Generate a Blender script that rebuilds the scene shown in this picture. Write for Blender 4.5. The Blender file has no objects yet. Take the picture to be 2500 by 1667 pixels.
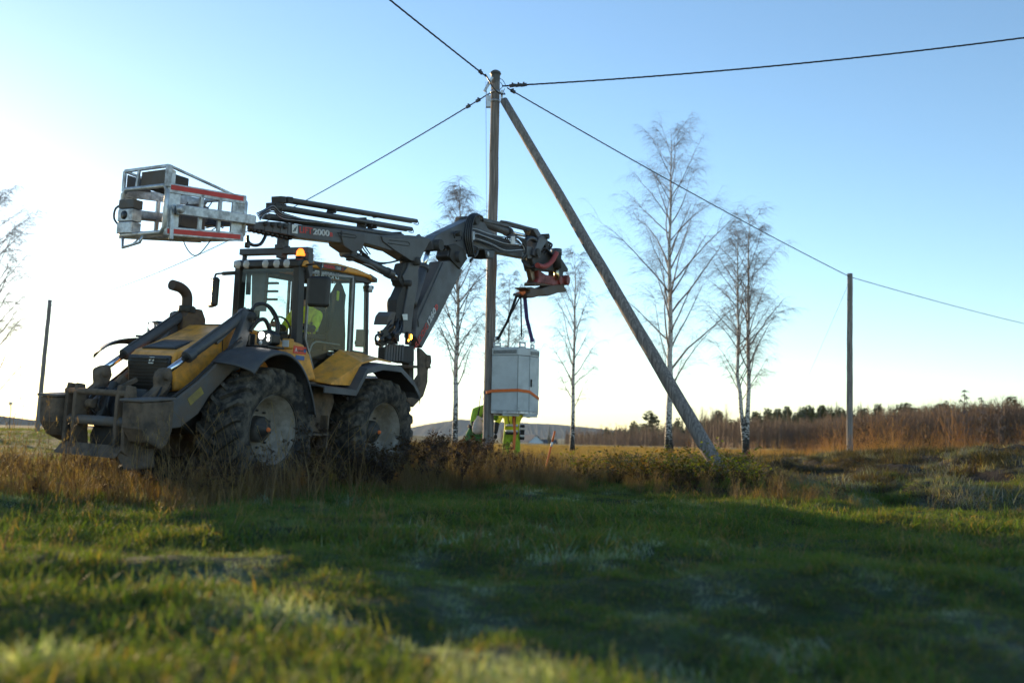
import bpy, bmesh, math, random
import numpy as np
from mathutils import Vector, Matrix
sc = bpy.context.scene
col = sc.collection
rnd = random.Random(7)
rng = np.random.default_rng(11)
R = math.radians
PI = math.pi

# ------------------------------------------------------------------ camera, sky, sun, exposure
CAM_H = 0.74
PITCH = math.atan(216 / 2287); ROLL = R(1.2)
fw = np.array([0, math.cos(PITCH), math.sin(PITCH)])
_r0 = np.array([1., 0, 0]); _u0 = np.array([0, -math.sin(PITCH), math.cos(PITCH)])
cr_ = _r0 * math.cos(ROLL) + _u0 * math.sin(ROLL)
cu_ = _u0 * math.cos(ROLL) - _r0 * math.sin(ROLL)
CAM = np.array([0, 0, CAM_H])
cam_d = bpy.data.cameras.new('camera'); cam = bpy.data.objects.new('camera', cam_d); col.objects.link(cam)
mw = Matrix.Identity(4)
for i in range(3):
    mw[i][0] = cr_[i]; mw[i][1] = cu_[i]; mw[i][2] = -fw[i]; mw[i][3] = CAM[i]
cam.matrix_world = mw
cam_d.lens = 35; cam_d.sensor_width = 36; cam_d.clip_start = 0.05; cam_d.clip_end = 12000
cam_d.dof.use_dof = True; cam_d.dof.focus_distance = 14.5; cam_d.dof.aperture_fstop = 1.3
sc.camera = cam

SUN_AZ = R(-36); SUN_EL = R(6.4)
w = bpy.data.worlds.new('World'); sc.world = w; w.use_nodes = True
nt = w.node_tree; bg = nt.nodes['Background']
sky = nt.nodes.new('ShaderNodeTexSky'); sky.sky_type = 'NISHITA'; sky.sun_disc = False
sky.sun_elevation = SUN_EL; sky.sun_rotation = SUN_AZ
sky.air_density = .85; sky.dust_density = .15; sky.ozone_density = 2.0; sky.altitude = 100
nt.links.new(sky.outputs[0], bg.inputs[0]); bg.inputs[1].default_value = 0.15
sun_d = bpy.data.lights.new('sun', 'SUN'); sun_d.energy = 3.3; sun_d.angle = R(0.5); sun_d.color = (1.0, 0.72, 0.40)
sun = bpy.data.objects.new('sun', sun_d); col.objects.link(sun)
SUND = Vector((math.sin(SUN_AZ) * math.cos(SUN_EL), math.cos(SUN_AZ) * math.cos(SUN_EL), math.sin(SUN_EL)))
sun.rotation_euler = (-SUND).to_track_quat('-Z', 'Y').to_euler()
sc.view_settings.view_transform = 'Standard'; sc.view_settings.look = 'None'
sc.view_settings.exposure = 1.25; sc.view_settings.gamma = 1.0
sc.render.engine = 'CYCLES'
sc.cycles.max_bounces = 8; sc.cycles.transparent_max_bounces = 24
sc.cycles.use_denoising = True
try: sc.cycles.denoiser = 'OPENIMAGEDENOISE'
except Exception: pass

# ------------------------------------------------------------------ photo geometry: a pixel of the 2500 px photograph to a ray
FS = 35 / 36 * 2500
def ray(x, y): return fw + cr_ * (x - 1250) / FS - cu_ * (y - 833.5) / FS
def at(x, y, Y):
    d = ray(x, y); return CAM + d * (Y / d[1])
CROP = {0: (0, 0, 1), 1: (100, 700, 3.36), 2: (280, 390, 5.345), 3: (520, 590, 4.237), 4: (600, 460, 4.9), 5: (1000, 500, 5.6),
        6: (480, 820, 4.055), 7: (1100, 700, 3.647), 8: (1130, 140, 7.84), 9: (900, 640, 4.128), 10: (1230, 540, 7.84)}
def cpx(c, u, v):
    x, y, s = CROP[c]; return x + u / s, y + v / s
# machine pose: +X forward, +Y its left side, +Z up, origin under the front axle
_a = R(63); _ro = R(2.5)
FX = np.array([-math.cos(_a), -math.sin(_a), 0]); LY0 = np.array([math.sin(_a), -math.cos(_a), 0]); UZ0 = np.array([0, 0, 1.])
MM = np.stack([FX, LY0 * math.cos(_ro) - UZ0 * math.sin(_ro), UZ0 * math.cos(_ro) + LY0 * math.sin(_ro)], 1)
TR = 0.75
ROOT = at(670, 1050, 11.95) - MM @ np.array([0, 1.05, TR])
def W2L(P): return (np.asarray(P, float) - ROOT) @ MM
def L2W(P): return ROOT + np.asarray(P, float) @ MM.T
def PL(c, u, v, ax, val):
    o = W2L(CAM); d = ray(*cpx(c, u, v)) @ MM
    return o + d * ((val - o[ax]) / d[ax])
# backhoe boom plane
KP = L2W([-4.0, .2, 0]); TP = at(1330, 640, 21.6)
HB = (TP - KP)[:2]; HB = HB / np.hypot(*HB); NB = np.array([HB[1], -HB[0]])
def BP(c, u, v, lat=0.0):
    d = ray(*cpx(c, u, v)); k = KP[:2] + NB * lat
    t = ((k - CAM[:2]) @ NB) / (d[:2] @ NB); return CAM + d * t
NB3 = np.array([NB[0], NB[1], 0])

# ------------------------------------------------------------------ materials
MATS = {}
def _n(nt, t, **k):
    n = nt.nodes.new(t)
    for a, b in k.items(): setattr(n, a, b)
    return n
def mat(name, c, rough=.6, metal=0., dirt=None, damt=.5, dscale=4., var=.15, vscale=9., bump=0., bscale=60., spec=.5, emit=None, es=0., stretch=None, mud=None):
    m = bpy.data.materials.new(name); m.use_nodes = True; nt = m.node_tree; p = nt.nodes['Principled BSDF']; L = nt.links.new
    tc = _n(nt, 'ShaderNodeTexCoord'); src = tc.outputs['Object']
    if stretch:
        mp = _n(nt, 'ShaderNodeMapping'); mp.inputs['Scale'].default_value = stretch; L(src, mp.inputs[0]); src = mp.outputs[0]
    n1 = _n(nt, 'ShaderNodeTexNoise'); n1.inputs['Scale'].default_value = vscale; n1.inputs['Detail'].default_value = 6; L(src, n1.inputs[0])
    mr = _n(nt, 'ShaderNodeMapRange'); mr.inputs[1].default_value = .3; mr.inputs[2].default_value = .7
    mr.inputs[3].default_value = 1 - var; mr.inputs[4].default_value = 1 + var; L(n1.outputs[0], mr.inputs[0])
    hs = _n(nt, 'ShaderNodeMix', data_type='RGBA', blend_type='MULTIPLY'); hs.inputs[0].default_value = 1
    hs.inputs[6].default_value = (*c, 1); L(mr.outputs[0], hs.inputs[7]); out = hs.outputs[2]
    p.inputs['Roughness'].default_value = rough
    if dirt:
        n2 = _n(nt, 'ShaderNodeTexNoise'); n2.inputs['Scale'].default_value = dscale; n2.inputs['Detail'].default_value = 8; n2.inputs['Roughness'].default_value = .65
        L(src, n2.inputs[0])
        m2 = _n(nt, 'ShaderNodeMapRange'); m2.inputs[1].default_value = .62 - .4 * damt; m2.inputs[2].default_value = .8 - .3 * damt; m2.inputs[4].default_value = min(1, .35 + damt * .7)
        L(n2.outputs[0], m2.inputs[0])
        mx = _n(nt, 'ShaderNodeMix', data_type='RGBA'); L(m2.outputs[0], mx.inputs[0]); L(out, mx.inputs[6]); mx.inputs[7].default_value = (*dirt, 1); out = mx.outputs[2]
        m3 = _n(nt, 'ShaderNodeMapRange'); m3.inputs[3].default_value = rough; m3.inputs[4].default_value = .9; L(m2.outputs[0], m3.inputs[0]); L(m3.outputs[0], p.inputs['Roughness'])
    L(out, p.inputs['Base Color'])
    p.inputs['Metallic'].default_value = metal; p.inputs['Specular IOR Level'].default_value = spec
    if bump:
        n3 = _n(nt, 'ShaderNodeTexNoise'); n3.inputs['Scale'].default_value = bscale; n3.inputs['Detail'].default_value = 5; L(src, n3.inputs[0])
        b = _n(nt, 'ShaderNodeBump'); b.inputs['Strength'].default_value = bump; b.inputs['Distance'].default_value = .02; L(n3.outputs[0], b.inputs['Height']); L(b.outputs[0], p.inputs['Normal'])
    if emit:
        p.inputs['Emission Color'].default_value = (*emit, 1); p.inputs['Emission Strength'].default_value = es
    MATS[name] = m; return m
def glassmat(name, tint, gloss=.12, haze=.1):
    m = bpy.data.materials.new(name); m.use_nodes = True; nt = m.node_tree; nt.nodes.clear(); L = nt.links.new
    o = _n(nt, 'ShaderNodeOutputMaterial'); t = _n(nt, 'ShaderNodeBsdfTransparent'); t.inputs[0].default_value = (*tint, 1)
    g = _n(nt, 'ShaderNodeBsdfGlossy'); g.inputs['Roughness'].default_value = .04
    d = _n(nt, 'ShaderNodeBsdfTranslucent'); d.inputs[0].default_value = (.5, .55, .5, 1)
    lw = _n(nt, 'ShaderNodeLayerWeight'); lw.inputs[0].default_value = .5; pw = _n(nt, 'ShaderNodeMath', operation='POWER'); pw.inputs[1].default_value = 4.5; L(lw.outputs['Facing'], pw.inputs[0]); f = _n(nt, 'ShaderNodeMath', operation='MULTIPLY_ADD'); f.inputs[1].default_value = .8; f.inputs[2].default_value = .045; L(pw.outputs[0], f.inputs[0])
    ns = _n(nt, 'ShaderNodeTexNoise'); ns.inputs['Scale'].default_value = 6; ns.inputs['Detail'].default_value = 8
    tc = _n(nt, 'ShaderNodeTexCoord'); L(tc.outputs['Object'], ns.inputs[0])
    mr = _n(nt, 'ShaderNodeMapRange'); mr.inputs[1].default_value = .35; mr.inputs[2].default_value = .75; mr.inputs[3].default_value = haze * .4; mr.inputs[4].default_value = haze * 1.8; L(ns.outputs[0], mr.inputs[0])
    m1 = _n(nt, 'ShaderNodeMixShader'); L(mr.outputs[0], m1.inputs[0]); L(t.outputs[0], m1.inputs[1]); L(d.outputs[0], m1.inputs[2])
    m2 = _n(nt, 'ShaderNodeMixShader'); L(f.outputs[0], m2.inputs[0]); L(m1.outputs[0], m2.inputs[1]); L(g.outputs[0], m2.inputs[2])
    L(m2.outputs[0], o.inputs[0]); return m
MUD = (.15, .11, .078)
DUST = (.16, .14, .12)
M_steel = mat('charcoal paint', (.068, .071, .078), .42, dirt=(.13, .12, .11), damt=.45, dscale=3, bump=.15)
M_arm = mat('dusty charcoal paint', (.095, .096, .098), .5, dirt=MUD, damt=.6, dscale=3.5, bump=.25)
M_boom = mat('boom paint', (.07, .072, .077), .4, dirt=(.11, .10, .092), damt=.4, dscale=2.2, bump=.1)
M_mud = mat('muddy steel', (.06, .05, .042), .85, dirt=(.19, .14, .10), damt=.7, dscale=5, bump=.6, bscale=25, spec=.2)
M_dark = mat('grimy black steel', (.03, .028, .026), .6, dirt=(.07, .06, .05), damt=.35, dscale=6, bump=.3)
M_yel = mat('yellow paint', (.80, .345, .045), .38, dirt=(.22, .14, .07), damt=.45, dscale=5, bump=.06)
M_rub = mat('tyre rubber', (.026, .025, .024), .85, dirt=(.17, .142, .108), damt=.52, dscale=9, bump=.3, bscale=40, spec=.3)
M_rim = mat('rim paint', (.34, .31, .27), .6, dirt=(.15, .125, .095), damt=.75, dscale=4, bump=.2)
M_hub = mat('hub steel', (.03, .028, .026), .6, dirt=(.1, .085, .07), damt=.5)
M_chrome = mat('chromed rod', (.75, .76, .78), .14, 1., var=.03)
M_gold = mat('brass rod', (.75, .6, .35), .25, 1., var=.05)
M_blk = mat('black plastic', (.014, .014, .015), .4, dirt=(.06, .055, .05), damt=.25)
M_fend = mat('fender plastic', (.06, .063, .07), .42, dirt=(.10, .088, .075), damt=.4, dscale=2.6, bump=.12)
M_hose = mat('rubber hose', (.014, .014, .015), .42)
M_silv = mat('steel pipe', (.45, .46, .47), .35, 1., dirt=(.2, .18, .15), damt=.3)
M_galv = mat('galvanised steel', (.55, .57, .59), .42, .75, dirt=(.20, .18, .16), damt=.4, dscale=7, vscale=20, var=.2)
M_red = mat('red tape', (.62, .035, .025), .45)
M_rotor = mat('worn red paint', (.26, .03, .025), .5, dirt=(.05, .035, .03), damt=.5, dscale=8)
M_redhose = mat('red hose sleeve', (.36, .06, .05), .7)
M_white = mat('white paint', (.75, .75, .73), .5)
M_stick = mat('white sticker', (.72, .74, .70), .5)
M_blue = mat('blue sticker', (.06, .12, .28), .5)
M_redst = mat('red sticker', (.65, .06, .03), .45)
M_seat = mat('seat fabric', (.03, .032, .034), .85)
M_orange = mat('orange webbing', (.75, .16, .03), .7)
M_purple = mat('purple webbing', (.07, .05, .19), .75)
M_blkweb = mat('black webbing', (.02, .02, .022), .8)
M_cab = mat('grey cabinet enamel', (.52, .56, .57), .38, dirt=(.38, .40, .39), damt=.4, dscale=3, var=.04)
M_vent = mat('vent mesh', (.10, .105, .11), .6)
M_lamp = mat('lamp lens', (.55, .56, .55), .12, 0, var=.05)
M_lit = mat('lit headlamp', (.8, .8, .75), .2, emit=(1, .95, .85), es=2.2)
M_beacon = mat('lit orange beacon', (.8, .14, .01), .2, emit=(1, .16, .015), es=1.6)
M_amber = mat('lit amber lamp', (.8, .3, .02), .2, emit=(1, .38, .03), es=5)
M_hiv = mat('yellow high visibility cloth', (.68, .72, .04), .8, var=.25, vscale=14, bump=.5, bscale=16)
M_hig = mat('green high visibility cloth', (.22, .45, .04), .8, var=.25, vscale=14, bump=.5, bscale=16)
M_green = mat('green work cloth', (.05, .19, .05), .85, var=.3, vscale=12, bump=.5, bscale=16)
M_cloth = mat('dark work cloth', (.018, .02, .024), .85, bump=.4, bscale=18)
M_refl = mat('reflective tape', (.5, .52, .52), .4)
M_skin = mat('skin', (.5, .3, .22), .55)
M_hair = mat('hair', (.04, .028, .018), .7)
M_sack = mat('white cloth bag', (.55, .50, .45), .9, var=.2, bump=.6, bscale=20)
M_wood = mat('weathered pole wood', (.30, .26, .235), .8, dirt=(.12, .105, .09), damt=.6, dscale=3, stretch=(9, 9, .35), var=.45, vscale=5, bump=.8, bscale=16)
M_cable = mat('black cable', (.012, .013, .016), .5)
M_wire = mat('steel wire', (.25, .25, .25), .4, .8)
M_glass = glassmat('green tinted glass', (.80, .91, .86), haze=.05)
M_glassc = glassmat('clear glass', (.88, .94, .91), haze=.035)
M_roofd = mat('dark roof', (.04, .04, .045), .7)
M_mirror = mat('mirror glass', (.8, .8, .8), .05, 1.)

def barkmat():
    m = bpy.data.materials.new('birch bark'); m.use_nodes = True; nt = m.node_tree; p = nt.nodes['Principled BSDF']; L = nt.links.new
    tc = _n(nt, 'ShaderNodeTexCoord'); mp = _n(nt, 'ShaderNodeMapping'); mp.inputs['Scale'].default_value = (11, 11, 15); L(tc.outputs['Object'], mp.inputs[0])
    n1 = _n(nt, 'ShaderNodeTexNoise'); n1.inputs['Scale'].default_value = .9; n1.inputs['Detail'].default_value = 6; L(mp.outputs[0], n1.inputs[0])
    sx = _n(nt, 'ShaderNodeSeparateXYZ'); L(tc.outputs['Object'], sx.inputs[0])
    h = _n(nt, 'ShaderNodeMapRange'); h.inputs[1].default_value = .2; h.inputs[2].default_value = 2.2; h.inputs[3].default_value = .22; h.inputs[4].default_value = .0; L(sx.outputs[2], h.inputs[0])
    ad = _n(nt, 'ShaderNodeMath', operation='ADD'); L(n1.outputs[0], ad.inputs[0]); L(h.outputs[0], ad.inputs[1])
    r = _n(nt, 'ShaderNodeMapRange'); r.inputs[1].default_value = .54; r.inputs[2].default_value = .62; L(ad.outputs[0], r.inputs[0])
    mx = _n(nt, 'ShaderNodeMix', data_type='RGBA'); L(r.outputs[0], mx.inputs[0]); mx.inputs[6].default_value = (.5, .475, .44, 1); mx.inputs[7].default_value = (.03, .026, .022, 1)
    L(mx.outputs[2], p.inputs['Base Color']); p.inputs['Roughness'].default_value = .75
    return m
M_birch = barkmat()
M_twig = mat('birch twigs', (.18, .14, .125), .8)
M_twigw = mat('brown twigs', (.16, .09, .055), .8)
M_ptrunk = mat('conifer bark', (.10, .06, .04), .9)

def leafmat(name, cols, transl=.45, frostattr=True, rough=.6, frost=(.42, .48, .52)):
    """grass-like leaf: colour varies per instance, light passes through; frost from the scatter's attribute"""
    m = bpy.data.materials.new(name); m.use_nodes = True; nt = m.node_tree; nt.nodes.clear(); L = nt.links.new
    o = _n(nt, 'ShaderNodeOutputMaterial'); oi = _n(nt, 'ShaderNodeObjectInfo')
    rp = _n(nt, 'ShaderNodeValToRGB'); L(oi.outputs['Random'], rp.inputs[0])
    e = rp.color_ramp.elements
    while len(e) < len(cols): e.new(.5)
    for i, c in enumerate(cols):
        e[i].position = i / max(1, len(cols) - 1); e[i].color = (*c, 1)
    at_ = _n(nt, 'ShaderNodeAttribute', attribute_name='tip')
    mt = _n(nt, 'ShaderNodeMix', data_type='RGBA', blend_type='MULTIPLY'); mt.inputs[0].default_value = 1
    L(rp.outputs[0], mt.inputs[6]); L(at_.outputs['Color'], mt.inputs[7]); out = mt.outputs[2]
    if frostattr:
        fa = _n(nt, 'ShaderNodeAttribute', attribute_name='frost', attribute_type='INSTANCER')
        mx = _n(nt, 'ShaderNodeMix', data_type='RGBA'); L(fa.outputs['Fac'], mx.inputs[0]); L(out, mx.inputs[6]); mx.inputs[7].default_value = (*frost, 1); out = mx.outputs[2]
    p = _n(nt, 'ShaderNodeBsdfPrincipled'); p.inputs['Roughness'].default_value = rough; p.inputs['Specular IOR Level'].default_value = .3; L(out, p.inputs['Base Color'])
    t = _n(nt, 'ShaderNodeBsdfTranslucent'); tm = _n(nt, 'ShaderNodeMix', data_type='RGBA', blend_type='MULTIPLY'); tm.inputs[0].default_value = 1; L(out, tm.inputs[6]); tm.inputs[7].default_value = (2.1, 2.1, .5, 1); L(tm.outputs[2], t.inputs[0])
    ms = _n(nt, 'ShaderNodeMixShader'); ms.inputs[0].default_value = transl; L(p.outputs[0], ms.inputs[1]); L(t.outputs[0], ms.inputs[2]); L(ms.outputs[0], o.inputs[0])
    return m
M_grass = leafmat('lawn grass', [(.055, .10, .026), (.075, .125, .03), (.105, .14, .034), (.13, .125, .042), (.07, .11, .03)], .45)
M_dry = leafmat('dry grass', [(.20, .14, .075), (.28, .20, .11), (.16, .105, .055), (.24, .15, .07)], .4)
M_straw = leafmat('frosted straw', [(.065, .045, .028), (.10, .07, .042), (.045, .04, .022), (.055, .055, .025)], .3)
M_weed = leafmat('dead weed stems', [(.085, .062, .045), (.13, .09, .055), (.06, .043, .032)], .3)
M_reed = leafmat('russet reeds', [(.34, .17, .06), (.38, .22, .085), (.26, .13, .055)], .35)
M_bram = leafmat('bramble leaves', [(.07, .10, .02), (.14, .16, .025), (.05, .05, .02), (.10, .06, .03)], .5, rough=.5)
M_conif = leafmat('conifer needles', [(.04, .056, .026), (.055, .07, .03), (.07, .078, .032)], .2, False)
M_thick = leafmat('thicket twigs', [(.13, .08, .052), (.17, .11, .075), (.09, .055, .04), (.20, .14, .10)], .15, False)

# ------------------------------------------------------------------ mesh builder
def basis(d, up=(0, 0, 1)):
    d = np.asarray(d, float); d = d / (np.linalg.norm(d) + 1e-12); up = np.asarray(up, float)
    if abs(d @ up) > .98 * np.linalg.norm(up): up = np.array([1., 0, 0]) if abs(d[0]) < .9 else np.array([0, 1., 0])
    s = np.cross(d, up); s /= np.linalg.norm(s); u = np.cross(s, d); return d, s, u
class MB:
    def __init__(s): s.v = []; s.f = []; s.sm = []; s.mi = []
    def add(s, vs, fs, smooth=False, mi=0):
        o = len(s.v); s.v.extend([tuple(map(float, p)) for p in vs])
        for f in fs: s.f.append([o + i for i in f]); s.sm.append(smooth); s.mi.append(mi)
        return s
    def box(s, c, d, rz=0, rx=0, ry=0, mi=0):
        m = Matrix.Rotation(rz, 3, 'Z') @ Matrix.Rotation(ry, 3, 'Y') @ Matrix.Rotation(rx, 3, 'X')
        vs = [Vector(c) + m @ Vector((sx * d[0] / 2, sy * d[1] / 2, sz * d[2] / 2)) for sx in (-1, 1) for sy in (-1, 1) for sz in (-1, 1)]
        return s.add(vs, [(0, 1, 3, 2), (4, 6, 7, 5), (0, 4, 5, 1), (2, 3, 7, 6), (0, 2, 6, 4), (1, 5, 7, 3)], mi=mi)
    def beam(s, a, b, wd, h, up=(0, 0, 1), w1=None, h1=None, mi=0):
        a = np.asarray(a, float); b = np.asarray(b, float); d, sd, u = basis(b - a, up); w1 = wd if w1 is None else w1; h1 = h if h1 is None else h1
        vs = [p + sd * x * ww / 2 + u * y * hh / 2 for p, ww, hh in ((a, wd, h), (b, w1, h1)) for x, y in ((-1, -1), (1, -1), (1, 1), (-1, 1))]
        return s.add(vs, [(3, 2, 1, 0), (4, 5, 6, 7), (0, 1, 5, 4), (1, 2, 6, 5), (2, 3, 7, 6), (3, 0, 4, 7)], mi=mi)
    def tube(s, pts, r, n=8, cap=True, mi=0, smooth=True):
        pts = np.asarray(pts, float); k = len(pts); rr = np.full(k, r) if np.isscalar(r) else np.asarray(r, float)
        vs = []; pu = None
        for i in range(k):
            d = pts[min(i + 1, k - 1)] - pts[max(i - 1, 0)]
            d, sd, u = basis(d, pu if pu is not None else (0, 0, 1)); pu = u
            for j in range(n):
                t = 2 * PI * j / n; vs.append(pts[i] + (sd * math.cos(t) + u * math.sin(t)) * rr[i])
        fs = [(i * n + j, i * n + (j + 1) % n, (i + 1) * n + (j + 1) % n, (i + 1) * n + j) for i in range(k - 1) for j in range(n)]
        s.add(vs, fs, smooth, mi)
        if cap:
            o = len(s.v) - k * n
            s.f.append([o + j for j in range(n)][::-1]); s.f.append([o + (k - 1) * n + j for j in range(n)]); s.sm += [False, False]; s.mi += [mi, mi]
        return s
    def curve(s, ctrl, r, n=8, seg=8, mi=0, cap=True):
        c = [np.asarray(p, float) for p in ctrl]; c = [2 * c[0] - c[1]] + c + [2 * c[-1] - c[-2]]; out = []
        for i in range(1, len(c) - 2):
            for j in range(seg):
                t = j / seg; p0, p1, p2, p3 = c[i - 1:i + 3]
                out.append(.5 * ((2 * p1) + (-p0 + p2) * t + (2 * p0 - 5 * p1 + 4 * p2 - p3) * t * t + (-p0 + 3 * p1 - 3 * p2 + p3) * t ** 3))
        out.append(c[-2]); return s.tube(out, r, n, cap, mi)
    def lathe(s, prof, c=(0, 0, 0), axis=(0, 1, 0), n=40, mi=0, cap=False, smooth=True):
        d, sd, u = basis(axis); c = np.asarray(c, float); vs = []
        for r, h in prof:
            for j in range(n):
                t = 2 * PI * j / n; vs.append(c + d * h + (sd * math.cos(t) + u * math.sin(t)) * r)
        k = len(prof); fs = [(i * n + j, i * n + (j + 1) % n, (i + 1) * n + (j + 1) % n, (i + 1) * n + j) for i in range(k - 1) for j in range(n)]
        s.add(vs, fs, smooth, mi)
        if cap:
            o = len(s.v) - k * n
            s.f.append([o + j for j in range(n)][::-1]); s.f.append([o + (k - 1) * n + j for j in range(n)]); s.sm += [False] * 2; s.mi += [mi] * 2
        return s
    def ext(s, poly, vec, mi=0):
        """polygon of 3-D points swept along vec"""
        n = len(poly); p = [np.asarray(q, float) for q in poly]; v = np.asarray(vec, float)
        return s.add(p + [q + v for q in p], [list(range(n))[::-1], list(range(n, 2 * n))] + [(i, (i + 1) % n, n + (i + 1) % n, n + i) for i in range(n)], mi=mi)
    def prism(s, poly, y0, y1, mi=0):
        return s.ext([(x, y0, z) for x, z in poly], (0, y1 - y0, 0), mi)
    def grid(s, rows, smooth=True, mi=0):
        n = len(rows[0]); vs = [p for r in rows for p in r]
        return s.add(vs, [(i * n + j, i * n + j + 1, (i + 1) * n + j + 1, (i + 1) * n + j) for i in range(len(rows) - 1) for j in range(n - 1)], smooth, mi)
    def build(s, name, m, parent=None, bevel=0, solid=0, xf=None, sub=0):
        me = bpy.data.meshes.new(name); v = np.array(s.v) if xf is None else xf(np.array(s.v))
        me.from_pydata([tuple(p) for p in v], [], s.f)
        for mm in (m if isinstance(m, (list, tuple)) else [m]): me.materials.append(mm)
        me.polygons.foreach_set('use_smooth', s.sm); me.polygons.foreach_set('material_index', s.mi)
        bm = bmesh.new(); bm.from_mesh(me); bmesh.ops.recalc_face_normals(bm, faces=bm.faces); bm.to_mesh(me); bm.free()
        me.update(); o = bpy.data.objects.new(name, me); col.objects.link(o); o.parent = parent
        if solid:
            q = o.modifiers.new('solid', 'SOLIDIFY'); q.thickness = solid; q.offset = 0
        if bevel:
            q = o.modifiers.new('bevel', 'BEVEL'); q.width = bevel; q.segments = 2; q.limit_method = 'ANGLE'; q.angle_limit = R(35); q.use_clamp_overlap = True
        if sub:
            q = o.modifiers.new('sub', 'SUBSURF'); q.levels = sub; q.render_levels = sub
        return o
def tag(o, label=None, cat=None, group=None, kind=None):
    if label: o['label'] = label
    if cat: o['category'] = cat
    if group: o['group'] = group
    if kind: o['kind'] = kind
    return o
def empty(name, loc=(0, 0, 0), parent=None):
    o = bpy.data.objects.new(name, None); col.objects.link(o); o.location = loc; o.parent = parent; o.empty_display_size = .2; return o
def copy_tree(o, parent=None):
    c = o.copy(); col.objects.link(c); c.parent = parent
    for ch in list(o.children): copy_tree(ch, c)
    return c
def cyl2(a, b, r, n=16): return MB().tube([a, b], r, n)

# numpy value noise
_tab = np.random.default_rng(5).random((256, 256))
def vnoise(x, y):
    xi = np.floor(x).astype(int); yi = np.floor(y).astype(int); fx = x - xi; fy = y - yi; fx = fx * fx * (3 - 2 * fx); fy = fy * fy * (3 - 2 * fy)
    g = lambda a, b: _tab[a & 255, b & 255]
    return (g(xi, yi) * (1 - fx) + g(xi + 1, yi) * fx) * (1 - fy) + (g(xi, yi + 1) * (1 - fx) + g(xi + 1, yi + 1) * fx) * fy
def fbm(x, y, o=4):
    s = 0; a = .5; t = 0
    for i in range(o): s = s + a * vnoise(x * 2 ** i + 17 * i, y * 2 ** i + 31 * i); t += a; a *= .5
    return s / t
def sst(x, a, b):
    t = np.clip((x - a) / (b - a), 0, 1); return t * t * (3 - 2 * t)
def bankmask(x, y): return sst(x, 3.6, 6.0) * sst(y, 11.0, 13.5) * (1 - sst(y, 30, 38)) 
def hgt(x, y):
    x = np.asarray(x, float); y = np.asarray(y, float)
    z = (fbm(x * .55 + 40, y * .55, 3) - .5) * .24 * (1 - .6 * sst(y, 20, 60)) + (fbm(x * 1.7, y * 1.7 + 9, 3) - .5) * .20 * (1 - .75 * sst(y, 14, 20))
    z = z + .46 * sst(y, 16, 52) * sst(-x, 4, 24)
    bk = bankmask(x, y)
    z = z + bk * ((fbm(x * 1.3 + 3, y * .75, 3) - .5) * .7 - np.abs(fbm(x * .8 + 31, y * .5 + 8, 2) - .5) * .35)
    z = z - .28 * sst(x, 3.4, 5.5) * np.exp(-((y - 13.2) / 2.2) ** 2)
    z = z + .62 * np.exp(-((x - 11.5) / 4.2) ** 2 - ((y - 22) / 6.) ** 2) + .25 * np.exp(-((x - 15) / 6.) ** 2 - ((y - 34) / 7.) ** 2)
    z = z - .22 * np.exp(-((x - .2) / 1.6) ** 2 - ((y - 22.6) / 1.2) ** 2)
    z = z - 3.4 * sst(y, 90, 290) * (1 - sst(np.abs(x - 20) / np.maximum(y, 1), .10, .2))
    return z
def frost(x, y):
    f = sst(fbm(x * 3.6 + 5, y * 2.0 + 3, 3), .58, .70) * sst(fbm(x * .35 + 60, y * .3, 2), .35, .55) * (1 - sst(y, 17, 22))
    fb = bankmask(x, y) * (sst(fbm(x * 1.6, y * 1.2 + 7, 3), .48, .66) * .45)
    return np.clip(np.maximum(f * .8, fb), 0, 1)

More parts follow.
